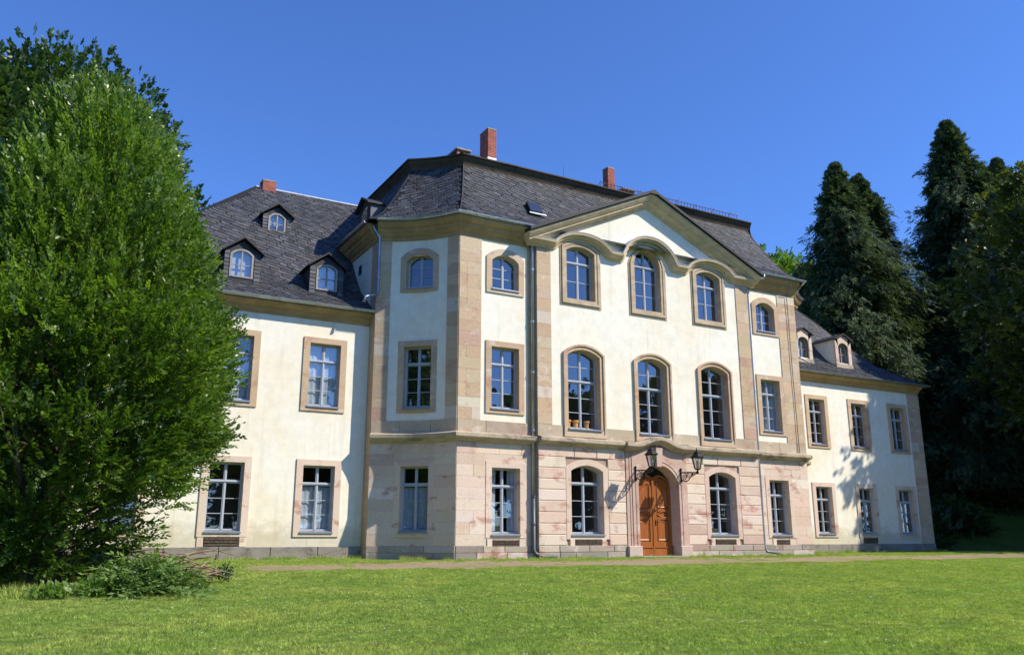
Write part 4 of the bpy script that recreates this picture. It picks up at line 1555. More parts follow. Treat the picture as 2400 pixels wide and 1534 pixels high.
def vent_stack(x0, x1, y0, y1, z0, zs, zt):
    Q = lambda a, e, d: Vector((a, d, e))
    b = MB()
    b.box(Q, x0, x1, z0, zs, y0, y1)
    root = b.build('chimney', M['concrete'], house)
    p = MB()
    n = max(2, int((y1 - y0) / 0.5) + 1)
    for k in range(n):
        yy = y0 + (y1 - y0 - 0.14) * k / (n - 1)
        for xx in (x0, x1 - 0.13):
            p.box(Q, xx, xx + 0.13, zs, zt, yy, yy + 0.14)
    p.build('chimney_pier', M['brick'], root)
    q = MB()
    q.box(Q, x0 - 0.06, x1 + 0.06, zt, zt + 0.07, y0 - 0.08, y1 + 0.08)
    q.build('chimney_cap', M['concrete'], root)
    i = MB()
    i.box(Q, x0 + 0.16, x1 - 0.16, zs, zt, y0 + 0.2, y1 - 0.2)
    i.build('flue', M['roofdark'], root)
vent_stack(2.25, 2.84, 5.05, 6.6, 15.0, 16.36, 16.60)
vent_stack(10.95, 11.57, 5.05, 5.9, 15.2, 16.40, 16.62)
# lightning rods
for x, y, z0, z1 in ((5.6, 2.0, 14.5, 15.45), (9.35, 2.6, 14.5, 15.3)):
    b = MB()
    b.tube([(x, y, z0), (x, y, z1)], [0.016, 0.008], 5)
    b.build('lightning_rod', M['rust'], house)
# snow guards on the ledge
def guard(x0, x1, y, z):
    b = MB()
    for h in (0.03, 0.22):
        b.tube([(x0, y, z + h), (x1, y, z + h)], 0.016, 4)
    x = x0
    k = 0
    while x <= x1:
        b.tube([(x, y, z), (x, y, z + 0.25)], 0.013, 4)
        if k % 6 == 0:
            b.tube([(x, y, z + 0.3), (x, y + 0.25, z + 0.06)], 0.012, 4)
        x += 0.17
        k += 1
    b.build('snow_guard', M['rust'], house)
guard(7.1, 14.65, 1.52, 14.58)

# --- downpipes ---------------------------------------------------------------
def pipe(name, pts, r, mat, collars=()):
    b = MB()
    b.tube(pts, r, 10)
    o = b.build(name, M[mat], house, smooth=True)
    for z, x, y in collars:
        c = MB()
        c.lathe((x, y, z), [(r * 1.02, -0.035), (r * 1.3, -0.03), (r * 1.3, 0.03), (r * 1.02, 0.035)], 10)
        c.build('pipe_collar', M[mat], o)
px, py = 2.80, -0.13
pipe('downpipe', [(2.62, -0.50, 11.38), (2.63, -0.48, 11.2), (2.76, -0.2, 10.85), (px, py, 10.6), (px, py, 2.0)], 0.055, 'pipe', [(9.9, px, py), (8.0, px, py), (6.2, px, py), (4.2, px, py)])
pipe('downpipe', [(px, py, 2.0), (px, py, 0.28), (px + 0.06, py - 0.04, 0.16), (px + 0.25, py - 0.08, 0.08), (px + 0.8, py - 0.18, 0.03)], 0.062, 'iron_pipe', [(2.0, px, py), (1.1, px, py)])
px2 = 13.22
pipe('downpipe', [(13.9, -0.48, 11.38), (13.9, -0.47, 11.22), (13.35, -0.22, 10.9), (px2, -0.12, 10.75), (px2, -0.12, 0.3), (px2 + 0.06, -0.16, 0.16), (px2 + 0.8, -0.25, 0.05)], 0.052, 'pipe', [(8.5, px2, -0.12), (6.4, px2, -0.12), (2.5, px2, -0.12)])
pl = arc_l(ARC_L - 0.06, 0, 0.1)
pipe('downpipe', [(-2.42, 1.95, 11.38), (-2.40, 1.95, 11.2), (pl.x, pl.y, 10.85), (pl.x, pl.y, 10.7), (pl.x, pl.y, 8.9), (pl.x - 0.1, pl.y - 0.08, 8.75), (pl.x - 0.5, pl.y - 0.2, 8.6), (pl.x - 0.55, pl.y - 0.2, 8.4)], 0.05, 'pipe', [(10.2, pl.x, pl.y), (9.4, pl.x, pl.y)])
pipe('downpipe', [(18.3, 2.05, 8.75), (18.6, 1.98, 8.7), (18.95, 1.97, 8.55), (19.0, 1.97, 8.3)], 0.045, 'zinc')
pipe('lightning_cable', [(15.55, -0.45, 11.2), (15.56, -0.09, 10.75), (15.57, -0.08, 7.0), (15.6, -0.08, 4.05)], 0.014, 'iron_pipe')

# --- portal and door ---------------------------------------------------------
def portal():
    P = CEN
    col = (0.55, 0.385, 0.31)
    b = MB()
    # pilaster strips
    for (a0, a1, c) in ((6.57, 6.71, 0.055), (6.71, 6.80, 0.075), (9.14, 9.22, 0.075), (9.22, 9.36, 0.055)):
        b = MB()
        b.box(P, a0, a1, 0.40, 3.70, -0.06, c, col)
        b.build('portal_pilaster', M['stone'], house, cols=True)
    # arched architrave between the strips
    hw, H, ri = 0.93, 2.53, 0.71
    XC = globals()['XC'] + 0.03
    ap = arch_pts(hw, H, ri, 16)
    loops = [[Vector((6.80, 0.38, 0)), Vector((6.80, 3.70, 0)), Vector((7.3, 3.76, 0)), Vector((7.97, 3.93, 0)), Vector((8.6, 3.76, 0)), Vector((9.14, 3.70, 0)), Vector((9.14, 0.38, 0)), Vector((XC + hw, 0.38, 0))] + [Vector((XC + a, c, 0)) for a, c in reversed(ap)] + [Vector((XC - hw, 0.38, 0))]]
    tris = tessellate_polygon(loops)
    pts = loops[0]
    n = len(pts)
    sp = lambda p: (XC + (p.x - XC) * 0.86, 2.53 + (p.y - 2.53) * 0.93 if p.y > 2.53 else p.y) if abs(p.x - XC) <= hw + 1e-6 and p.y < 3.3 else (p.x, p.y)
    vs = [P(p.x, p.y, 0.10) for p in pts] + [P(*sp(p), -0.37) for p in pts]
    fs = [tuple(t) for t in tris] + [(i, (i + 1) % n, n + (i + 1) % n, n + i) for i in range(n)]
    mk('portal_architrave', vs, fs, M['stone'], house, col)
    # moulding line round the arch
    path = [(XC - hw - 0.12, 0.4)] + [(XC + a * 1.13, 2.53 + (c - 2.53) * 1.2) for a, c in ap] + [(XC + hw + 0.12, 0.4)]
    mb = MB()
    mb.tube([P(u, v, 0.10) for u, v in path], 0.022, 5, col=(0.56, 0.39, 0.31))
    mb.build('portal_moulding', M['stone'], house, cols=True)
    # keystone
    k = MB()
    vs = [P(*q) for q in ((7.85, 3.20, 0.10), (8.09, 3.20, 0.10), (8.14, 3.86, 0.10), (7.80, 3.86, 0.10), (7.87, 3.17, 0.20), (8.07, 3.17, 0.20), (8.12, 3.84, 0.24), (7.82, 3.84, 0.24))]
    k.add(vs, [(4, 5, 6, 7), (0, 4, 7, 3), (1, 2, 6, 5), (0, 1, 5, 4), (3, 7, 6, 2)], (0.58, 0.44, 0.37))
    k.build('keystone', M['stone'], house, cols=True)
    for a0, a1 in ((6.52, 7.14), (8.86, 9.42)):
        stone('portal_plinth', P, a0, a1, -0.05, 0.40, 0.16, PLIN, M['stone'], ch=0.025, back=-0.35)
    s = MB()
    s.box(P, 6.95, 9.0, -0.1, 0.045, -0.45, 0.42)
    s.build('doorstep', M['step'], house)
portal()

def door():
    y = 0.12
    P = lambda a, b, c: Vector((XC + 0.02 + (a - XC) * 1.03, y - c, b))
    zt = lambda u: 2.62 + 0.26 * math.cos(min(1.0, abs(abs(u) - 0.26) / 0.55) * math.pi / 2) - 0.05 * math.exp(-(u / 0.12) ** 2)
    us = [-0.84 + 1.68 * k / 24 for k in range(25)]
    b = MB()
    lintel = [P(XC + u, zt(u), 0.0) for u in us] + [P(XC + u, 0.03, 0.0) for u in reversed(us)]
    b.add(lintel, [tuple(range(50))])
    # moulded top rail
    for k in range(24):
        u0, u1 = us[k], us[k + 1]
        b.add([P(XC + u0, zt(u0) + 0.03, 0.05), P(XC + u1, zt(u1) + 0.03, 0.05), P(XC + u1, zt(u1) - 0.05, 0.04), P(XC + u0, zt(u0) - 0.05, 0.04), P(XC + u0, zt(u0) + 0.03, -0.03), P(XC + u1, zt(u1) + 0.03, -0.03), P(XC + u0, zt(u0) - 0.05, 0.0), P(XC + u1, zt(u1) - 0.05, 0.0)], [(0, 3, 2, 1), (0, 1, 5, 4), (3, 6, 7, 2)])
    d = b.build('door', M['wood'], house, label='orange-brown carved double door with curved top')
    def bar(mb, a0, a1, z0, z1, c0, c1):
        mb.box(P, XC + a0, XC + a1, z0, z1, c0, c1)
    for s in (-1, 1):
        lf = MB()
        a = lambda u: tuple(sorted(u))
        # stiles and rails, proud of the ground
        for (u0, u1) in ((0.03, 0.15), (0.68, 0.83)):
            q0, q1 = sorted((s * u0, s * u1))
            bar(lf, q0, q1, 0.36, 2.52, 0.0, 0.035)
        q0, q1 = sorted((s * 0.15, s * 0.68))
        bar(lf, q0, q1, 0.36, 0.52, 0.0, 0.035)
        bar(lf, q0, q1, 1.32, 1.40, 0.0, 0.035)
        bar(lf, q0, q1, 1.60, 1.68, 0.0, 0.035)
        lf.build('door_leaf', M['wood'], d)
        # lower raised panel
        def panel(z0, z1, u0, u1, top=None):
            m = MB()
            n = 10
            def outline(ins):
                p = [(u0 + ins, z0 + ins), (u1 - ins, z0 + ins)]
                for k in range(n + 1):
                    u = (u1 - ins) + ((u0 + ins) - (u1 - ins)) * k / n
                    f = (u - u0) / (u1 - u0)
                    p.append((u, (z1 if top is None else z1 + top(f)) - ins))
                return p
            A, B, Cc_ = outline(0), outline(0.03), outline(0.06)
            k = len(A)
            vs = [P(XC + s * u, v, 0.006) for u, v in A] + [P(XC + s * u, v, 0.03) for u, v in B] + [P(XC + s * u, v, 0.012) for u, v in Cc_]
            fs = [(i, (i + 1) % k, k + (i + 1) % k, k + i) for i in range(k)] + [(k + i, k + (i + 1) % k, 2 * k + (i + 1) % k, 2 * k + i) for i in range(k)] + [tuple(range(2 * k, 3 * k))]
            m.add(vs, fs)
            m.build('door_panel', M['wood'], d)
        panel(0.56, 1.28, 0.18, 0.66, lambda f: 0.05 * math.sin(f * math.pi * 2))
        panel(1.72, 2.35, 0.18, 0.66, lambda f: 0.22 * math.cos(f * math.pi * 0.55) + 0.0)
        # oval moulded mid panel
        m = MB()
        pts = [P(XC + s * (0.42 + 0.24 * math.cos(t)), 1.50 + 0.10 * math.sin(t) + 0.03 * math.sin(2 * t), 0.03) for t in [2 * math.pi * k / 20 for k in range(21)]]
        m.tube(pts, 0.02, 5)
        m.build('door_moulding', M['wood'], d)
        # curved drip moulding over the upper panel
        m = MB()
        pts = [P(XC + s * (0.16 + 0.52 * t), 2.56 - 0.24 * t * t + 0.04 * math.sin(t * 6), 0.035) for t in [k / 10 for k in range(11)]]
        m.tube(pts, 0.024, 5)
        m.build('door_moulding', M['wood'], d)
        kp = MB()
        q0, q1 = sorted((s * 0.03, s * 0.83))
        bar(kp, q0, q1, 0.05, 0.325, 0.0, 0.045)
        bar(kp, q0, q1, 0.325, 0.36, 0.0, 0.075)
        kp.build('kick_board', M['wood'], d)
    st = MB()
    bar(st, -0.04, 0.04, 0.05, 2.70, 0.0, 0.06)
    st.build('door_astragal', M['wood'], d)
    hd = MB()
    hd.box(P, XC + 0.07, XC + 0.11, 1.10, 1.30, 0.035, 0.045)
    hd.tube([P(XC + 0.09, 1.22, 0.04), P(XC + 0.09, 1.22, 0.10), P(XC + 0.20, 1.21, 0.10)], 0.011, 6)
    hd.build('handle', M['iron'], d)
    # fanlight with wrought iron scrolls
    fl = MB()
    ap = arch_pts(0.82, 2.56, 0.68, 16)
    vs = [P(XC + u, 2.5, -0.02) for u, v in ap] + [P(XC + u, v, -0.02) for u, v in ap]
    n = len(ap)
    fl.add(vs, [(i, i + 1, n + i + 1, n + i) for i in range(n - 1)])
    f = fl.build('fanlight', M['roofdark'], house)
    g = MB()
    def spiral(cx, cz, r, turns, a0, sgn, w=0.015):
        pts = []
        for k in range(26):
            t = k / 25
            a = a0 + sgn * turns * 2 * math.pi * t
            rr = r * (1 - 0.85 * t)
            pts.append(P(XC + cx + rr * math.cos(a), cz + rr * math.sin(a), 0.03))
        g.tube(pts, 0.016, 4)
    for s in (-1, 1):
        spiral(s * 0.22, 3.0, 0.12, 1.6, math.pi / 2, s)
        spiral(s * 0.48, 2.86, 0.11, 1.6, 0, -s)
        spiral(s * 0.12, 2.93, 0.07, 1.4, math.pi, s)
        spiral(s * 0.35, 2.83, 0.07, 1.4, 0, s)
        spiral(s * 0.64, 2.72, 0.07, 1.4, 0, s)
        g.tube([P(XC + s * u, zt(u) + 0.07, 0.03) for u in [0.82 * k / 12 for k in range(13)]], 0.013, 4)
        g.tube([P(XC, 2.86, 0.03), P(XC + s * 0.05, 3.0, 0.03), P(XC, 3.18, 0.03)], 0.012, 4)
    g.build('iron_scrollwork', M['iron'], f)
door()

# ------------------------------------------------------------------ lanterns
def lantern(x, label):
    y, zb = -1.235, 3.05
    t = thing('wall_lantern', label, 'lantern', (x, -0.3, 2.72), 'wall lanterns beside the door')
    b = MB()
    yw = -0.28
    # wall stem and scrolled bracket
    b.tube([(x, yw - 0.05, 2.68), (x, yw - 0.05, 3.10)], 0.024, 6)
    for z in (2.68, 3.12):
        b.lathe((x, yw - 0.05, z), [(0.001, -0.05), (0.035, -0.03), (0.04, 0), (0.03, 0.03), (0.001, 0.045)], 8)
    b.tube([(x, yw, 3.0), (x, yw - 0.06, 3.0)], 0.019, 6)
    b.tube([(x, yw, 2.76), (x, yw - 0.06, 2.76)], 0.019, 6)
    b.tube([(x, yw - 0.05, 3.0), (x, yw - 0.5, 2.98), (x, yw - 0.8, 2.95), (x, y, 2.99), (x, y - 0.05, 2.92)], 0.023, 6)
    # under curve
    b.tube([(x, yw - 0.05, 2.76)] + [(x, yw - 0.05 - 0.95 * k / 12, 2.76 - 0.12 * math.sin(math.pi * min(1, k / 7)) + 0.19 * (k / 12) ** 1.6) for k in range(1, 13)], 0.021, 6)
    def spiral(cy, cz, r, turns, a0, sgn):
        pts = []
        for k in range(22):
            q = k / 21
            a = a0 + sgn * turns * 2 * math.pi * q
            rr = r * (1 - 0.8 * q)
            pts.append((x, cy + rr * math.cos(a), cz + rr * math.sin(a)))
        b.tube(pts, 0.015, 5)
    spiral(yw - 0.22, 2.83, 0.13, 1.5, math.pi * 0.5, 1)
    spiral(yw - 0.44, 2.86, 0.10, 1.5, math.pi * 0.5, -1)
    spiral(yw - 0.62, 2.89, 0.07, 1.4, math.pi * 0.5, 1)
    spiral(y + 0.02, 2.93, 0.05, 1.3, 0, 1)
    b.build('bracket', M['iron'], t)
    h = MB()
    h.lathe((x, y, zb), [(0.02, -0.08), (0.035, -0.06), (0.03, -0.02), (0.11, 0.0), (0.115, 0.03), (0.03, 0.035)], 6)
    rr = lambda z: 0.105 + (0.20 - 0.105) * (z - 0.03) / 0.40
    for k in range(6):
        a = k * math.pi / 3
        h.tube([(x + rr(0.03) * math.cos(a), y + rr(0.03) * math.sin(a), zb + 0.03), (x + rr(0.43) * math.cos(a), y + rr(0.43) * math.sin(a), zb + 0.43)], 0.014, 5)
    h.build('lamp_cage', M['iron'], t)
    c = MB()
    c.lathe((x, y, zb), [(0.19, 0.415), (0.235, 0.42), (0.24, 0.45), (0.14, 0.56), (0.135, 0.60), (0.09, 0.65), (0.04, 0.68), (0.035, 0.71), (0.012, 0.72), (0.018, 0.745), (0.006, 0.79), (0.001, 0.80)], 6)
    for k in range(6):
        a = k * math.pi / 3
        c.lathe((x + 0.235 * math.cos(a), y + 0.235 * math.sin(a), zb + 0.45), [(0.012, -0.02), (0.016, 0.0), (0.002, 0.04)], 5)
    c.build('lamp_roof', M['iron'], t)
    for k in range(6):
        a0, a1 = k * math.pi / 3, (k + 1) * math.pi / 3
        r0, r1 = rr(0.035) * 0.96, rr(0.425) * 0.96
        mk('lamp_pane', [(x + r0 * math.cos(a0), y + r0 * math.sin(a0), zb + 0.035), (x + r0 * math.cos(a1), y + r0 * math.sin(a1), zb + 0.035), (x + r1 * math.cos(a1), y + r1 * math.sin(a1), zb + 0.425), (x + r1 * math.cos(a0), y + r1 * math.sin(a0), zb + 0.425)], [(0, 1, 2, 3)], M['glass'], t)
    bulb = MB()
    bulb.lathe((x, y, zb + 0.04), [(0.02, 0.0), (0.022, 0.08), (0.045, 0.14), (0.05, 0.2), (0.03, 0.26), (0.001, 0.28)], 10)
    bulb.build('bulb', mat_simple('frosted_bulb', (0.7, 0.68, 0.6), 0.3), t, smooth=True)
lantern(6.94, 'black hexagonal wall lantern on scrolled bracket left of the wooden door')
lantern(9.03, 'black hexagonal wall lantern on scrolled bracket right of the wooden door')

# things standing behind the first floor windows
def pots():
    for i, (dx, c, lab) in enumerate(((-0.50, (0.55, 0.24, 0.06), 'orange pot at the left edge inside the left tall first-floor window'), (-0.18, (0.55, 0.30, 0.08), 'yellow-orange pot beside the mullion inside the left tall first-floor window'), (0.28, (0.42, 0.20, 0.08), 'brown pot right of the mullion inside the left tall first-floor window'))):
        b = MB()
        x, y, z = 4.87 + dx, 0.12, 4.40
        b.lathe((x, y, z), [(0.001, 0), (0.085, 0.0), (0.10, 0.22), (0.125, 0.22), (0.125, 0.29), (0.10, 0.29), (0.09, 0.22), (0.001, 0.20)], 14)
        o = b.build('plant_pot', mat_simple('glazed_pot_%s' % 'abc'[i], c, 0.4), None, smooth=False)
        o['label'] = lab
        o['category'] = 'pot'
        o['group'] = 'pots in the first-floor window'
    sh = MB()
    sh.box(flat(0.12), 4.2, 5.55, 4.36, 4.40, -0.14, 0.14)
    sh.build('window_board', M['curtain'], house)
    b = MB()
    p = arc_frame(ARW, True)(-0.33, 4.95, -0.32)
    b.lathe(p, [(0.001, 0), (0.05, 0.0), (0.055, 0.14), (0.02, 0.22), (0.02, 0.28), (0.001, 0.28)], 10)
    o = b.build('bottle', mat_simple('white_plastic', (0.75, 0.75, 0.75), 0.3), None, smooth=True)
    o['label'] = 'small white bottle inside the shaded rectangular window of the curved wall'
    o['category'] = 'bottle'
    # armchair back in the right-hand tall window
    t = thing('chair', 'brown chair with rounded back inside the right tall first-floor window', 'chair', (10.72, 0.6, 4.1))
    m = mat_simple('brown_leather', (0.22, 0.09, 0.06), 0.5)
    x, y = 10.68, 0.42
    q = MB()
    q.tube([(x - 0.17, y, 4.45)] + [(x - 0.17 * math.cos(a), y + 0.03, 4.66 + 0.17 * math.sin(a)) for a in [math.pi * k / 8 for k in range(9)]] + [(x + 0.17, y, 4.45)], 0.035, 8)
    q.box(flat(y), x - 0.15, x + 0.15, 4.52, 4.74, -0.05, 0.0)
    q.build('backrest', m, t)
    q = MB()
    q.box(flat(y), x - 0.22, x + 0.22, 4.40, 4.48, -0.1, 0.32)
    q.build('seat', m, t)
    for sx in (-0.18, 0.18):
        for sy in (-0.06, 0.28):
            q = MB()
            q.box(flat(y), x + sx - 0.02, x + sx + 0.02, 4.10, 4.40, sy - 0.02, sy + 0.02)
            q.build('leg', m, t)
pots()

# ------------------------------------------------------------------ foliage
def norm(a):
    return a / np.maximum(1e-9, np.linalg.norm(a, axis=1, keepdims=True))

def sprays(P, D, N, L, m, leaf, wid, ang=0.9, droop=0.0, tone=None, jit=0.35):
    """leafy shoots: P origin, D direction, N approximate leaf normal, L lengths; m leaves each. returns V,F,col"""
    n = len(P)
    D = norm(D)
    S = norm(np.cross(D, N))
    N2 = norm(np.cross(S, D))
    k = np.arange(m)
    t = (k + 0.6) / m
    side = np.where(k % 2 == 0, 1.0, -1.0)
    base = P[:, None, :] + D[:, None, :] * (L[:, None] * t[None, :])[:, :, None]
    base[:, :, 2] -= droop * (L[:, None] * t[None, :]) ** 2
    a = ang * (1 - 0.55 * t)
    ld = D[:, None, :] * np.cos(a)[None, :, None] + S[:, None, :] * (np.sin(a) * side)[None, :, None]
    ld = ld + rng.normal(0, jit * 0.5, (n, m, 3))
    ld /= np.linalg.norm(ld, axis=2, keepdims=True)
    nn = N2[:, None, :] + rng.normal(0, jit, (n, m, 3))
    w = np.cross(ld, nn)
    w /= np.maximum(1e-9, np.linalg.norm(w, axis=2, keepdims=True))
    ll = leaf * rng.uniform(0.7, 1.2, (n, m, 1))
    ww = wid * rng.uniform(0.8, 1.15, (n, m, 1))
    v0 = base
    v1 = base + ld * ll * 0.45 + w * ww * 0.5
    v2 = base + ld * ll
    v3 = base + ld * ll * 0.45 - w * ww * 0.5
    V = np.stack([v0, v1, v2, v3], axis=2).reshape(-1, 3)
    F = np.arange(n * m * 4).reshape(-1, 4)
    if tone is None:
        tone = rng.uniform(0, 1, n)
    c = np.clip(tone[:, None] + rng.normal(0, 0.14, (n, m)), 0, 1).reshape(-1)
    return V, F, np.repeat(c[:, None], 3, axis=1)

def vnoise(p, s, seed=0):
    """cheap smooth pseudo-noise in [-1,1]"""
    q = p * s + seed * 7.13
    return (np.sin(q[:, 0] * 1.7 + 1.3 * np.sin(q[:, 1] * 1.1 + seed)) + np.sin(q[:, 1] * 1.9 + 1.1 * np.sin(q[:, 2] * 1.3 + 2 * seed)) + np.sin(q[:, 2] * 2.1 + 1.2 * np.sin(q[:, 0] * 0.9))) / 3

def hornbeam():
    bx, by = -11.45, -6.05
    bz = ground_z(bx, by)
    t = thing('hornbeam_tree', 'large bright green dense hornbeam with upswept branches standing on the lawn before the left wing', 'tree', (bx, by, bz))
    zz = np.array([0.35, 0.66, 1.69, 2.76, 4.21, 5.53, 6.63, 7.77, 8.7, 9.3, 9.9, 10.4, 10.85])
    rr = np.array([1.2, 1.65, 2.4, 2.85, 3.0, 2.62, 2.25, 1.85, 1.55, 1.3, 1.0, 0.6, 0.1])
    zz = np.where(zz > 4, 4 + (zz - 4) * 0.86, zz)
    ztop = zz[-1]
    n = 25000
    # heights weighted by radius
    zs = rng.uniform(0.0, ztop, n * 4)
    keep = rng.uniform(0, 4.0, n * 4) < np.interp(zs, zz, rr) + 0.3
    zs = zs[keep][:n]
    n = len(zs)
    az = rng.uniform(0, 2 * np.pi, n)
    rad = np.interp(zs, zz, rr)
    f = 1 - 0.62 * rng.uniform(0, 1, n) ** 2.4
    dirs = np.stack([np.cos(az), np.sin(az), np.zeros(n)], 1)
    pos = np.stack([np.cos(az) * rad, np.sin(az) * rad, zs], 1)
    lump = np.minimum(1.03, 0.97 + 0.12 * vnoise(pos, 1.3, 1) + 0.10 * vnoise(pos, 2.7, 2) + 0.06 * vnoise(pos, 5.3, 3))
    r = rad * f * lump
    P = np.stack([bx + np.cos(az) * r, by + np.sin(az) * r, zs + rng.normal(0, 0.05, n)], 1)
    # gaps in the lower, inner part
    g = vnoise(pos, 1.5, 4) + 0.5 * vnoise(pos, 3.3, 5)
    low = np.clip((5.2 - zs) / 4.0, 0, 1)
    k = ~((g > 0.55 - 0.60 * low) & (f > 0.80 - 0.15 * low) & (rng.uniform(0, 1, n) < 0.75 + 0.2 * low))
    P, dirs, zs, az, f = P[k], dirs[k], zs[k], az[k], f[k]
    n = len(P)
    up = np.interp(zs, [0.3, 2, 5, 8, 10.8], [0.10, 0.35, 0.9, 1.5, 3.0])
    D = dirs + np.stack([np.zeros(n), np.zeros(n), up], 1) + rng.normal(0, 0.40, (n, 3))
    N = np.stack([dirs[:, 0] * 0.5, dirs[:, 1] * 0.5, np.ones(n)], 1) + rng.normal(0, 0.45, (n, 3))
    L = rng.uniform(0.28, 0.62, n)
    tone = np.clip(0.30 + 0.25 * vnoise(P, 0.9, 8) + 0.38 * (zs / 10) ** 1.5 + rng.normal(0, 0.18, n), 0, 1)  # tone rises with height: the sunlit treetop is painted into the leaf colour
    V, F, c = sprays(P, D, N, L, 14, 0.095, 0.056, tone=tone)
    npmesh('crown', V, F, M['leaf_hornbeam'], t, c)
    # inner fill so the middle reads dense and dark
    b = MB()
    b.tube([(bx, by, bz - 0.1), (bx, by, 1.0), (bx + 0.1, by, 3.0), (bx, by + 0.1, 6.0), (bx, by, 9.0)], [0.30, 0.24, 0.2, 0.13, 0.04], 10)
    b.build('trunk', M['bark'], t, smooth=True)
    lb = MB()
    for k in range(70):
        a = random.uniform(0, 2 * math.pi)
        z0 = random.uniform(0.5, 4.0)
        z1 = z0 + random.uniform(0.8, 5.0) * (0.35 + z0 / 6)
        z1 = min(z1, 9.0)
        r1 = float(np.interp(z1, zz, rr)) * random.uniform(0.75, 0.97)
        pts = []
        for q in range(6):
            s = q / 5
            pts.append((bx + math.cos(a) * r1 * s ** 0.8 + random.uniform(-0.05, 0.05), by + math.sin(a) * r1 * s ** 0.8 + random.uniform(-0.05, 0.05), z0 + (z1 - z0) * s ** 1.4))
        lb.tube(pts, [0.055, 0.045, 0.036, 0.026, 0.017, 0.008], 5)
    lb.build('limbs', M['bark'], t, smooth=True)
hornbeam()

def clump_tree(name, label, cat, base, h, crown, mat, nclump=170, per=42, leaf=0.24, wid=0.14, trunk_r=0.35, lumps=0.18, group=None, m=7, low=0.1, seed=0, cs=1.0, bark=True):
    """broadleaf crown: crown = (cx,cy,cz,rx,ry,rz)"""
    t = thing(name, label, cat, base, group) if label else None
    cx, cy, cz, rx, ry, rz = crown
    u = norm(rng.normal(0, 1, (nclump, 3)))
    u[:, 2] = np.where(u[:, 2] < -0.75, -u[:, 2], u[:, 2])
    f = 1 - 0.55 * rng.uniform(0, 1, nclump) ** 2.0
    lump = 1 + lumps * vnoise(u, 2.6, seed)
    Cp = np.stack([cx + u[:, 0] * rx * f * lump, cy + u[:, 1] * ry * f * lump, cz + u[:, 2] * rz * f * lump], 1)
    size = rng.uniform(0.6, 1.3, nclump) * 0.22 * (rx + ry + rz) / 3 * cs
    q = norm(rng.normal(0, 1, (nclump, per, 3)).reshape(-1, 3)).reshape(nclump, per, 3)
    q[:, :, 2] = q[:, :, 2] * 0.75 + 0.12
    P = (Cp[:, None, :] + q * (size[:, None] * rng.uniform(0.35, 1.0, (nclump, per)) ** 0.6)[:, :, None]).reshape(-1, 3)
    D = (q + 0.5 * u[:, None, :] + np.array([0, 0, 0.15])).reshape(-1, 3) + rng.normal(0, 0.3, (nclump * per, 3))
    N = np.tile(np.array([[0, 0, 1.0]]), (len(P), 1)) + 0.5 * q.reshape(-1, 3) + rng.normal(0, 0.4, (len(P), 3))
    tone = np.repeat(rng.uniform(0.1, 0.8, nclump), per) + rng.normal(0, 0.1, len(P))
    V, F, c = sprays(P, D, N, rng.uniform(1.0, 2.2, len(P)) * leaf, m, leaf, wid, tone=np.clip(tone, 0, 1))
    if not label:
        return V, F, c
    npmesh('crown', V, F, mat, t, c)
    b = MB()
    bx, by, bz = base
    b.tube([(bx, by, bz - 0.2), (bx + 0.1, by, bz + (cz - bz) * 0.4), (cx, cy, cz)], [trunk_r * 1.2, trunk_r * 0.9, trunk_r * 0.5], 9)
    for k in range(26):
        i = random.randrange(nclump)
        p = Vector(Cp[i])
        s = Vector((bx, by, bz + (cz - bz) * random.uniform(0.35, 1.0)))
        mid = s.lerp(p, 0.5) + Vector((0, 0, random.uniform(0, 0.8)))
        b.tube([s, mid, p], [trunk_r * 0.35, trunk_r * 0.22, trunk_r * 0.06], 5)
    b.build('trunk', M['bark'], t, smooth=True)
    return t

clump_tree('broadleaf_tree', 'tall dark green broadleaf tree rising behind the big hornbeam and left wing', 'tree', (-15.6, 18.5, 0), 25, (-14.2, 17.8, 12.1, 8.5, 8.0, 9.2), M['leaf_tall'], 400, 62, 0.22, 0.14, 0.5, 0.14, seed=3, m=8, cs=0.8)
clump_tree('broadleaf_tree', 'light green treetop showing above the roof just left of the conifers', 'tree', (41.5, 26.0, 4), 24, (41.5, 26.0, 18.5, 5.0, 5.0, 6.2), M['leaf_bright'], 120, 36, 0.34, 0.20, 0.4, 0.2, seed=5, m=7)

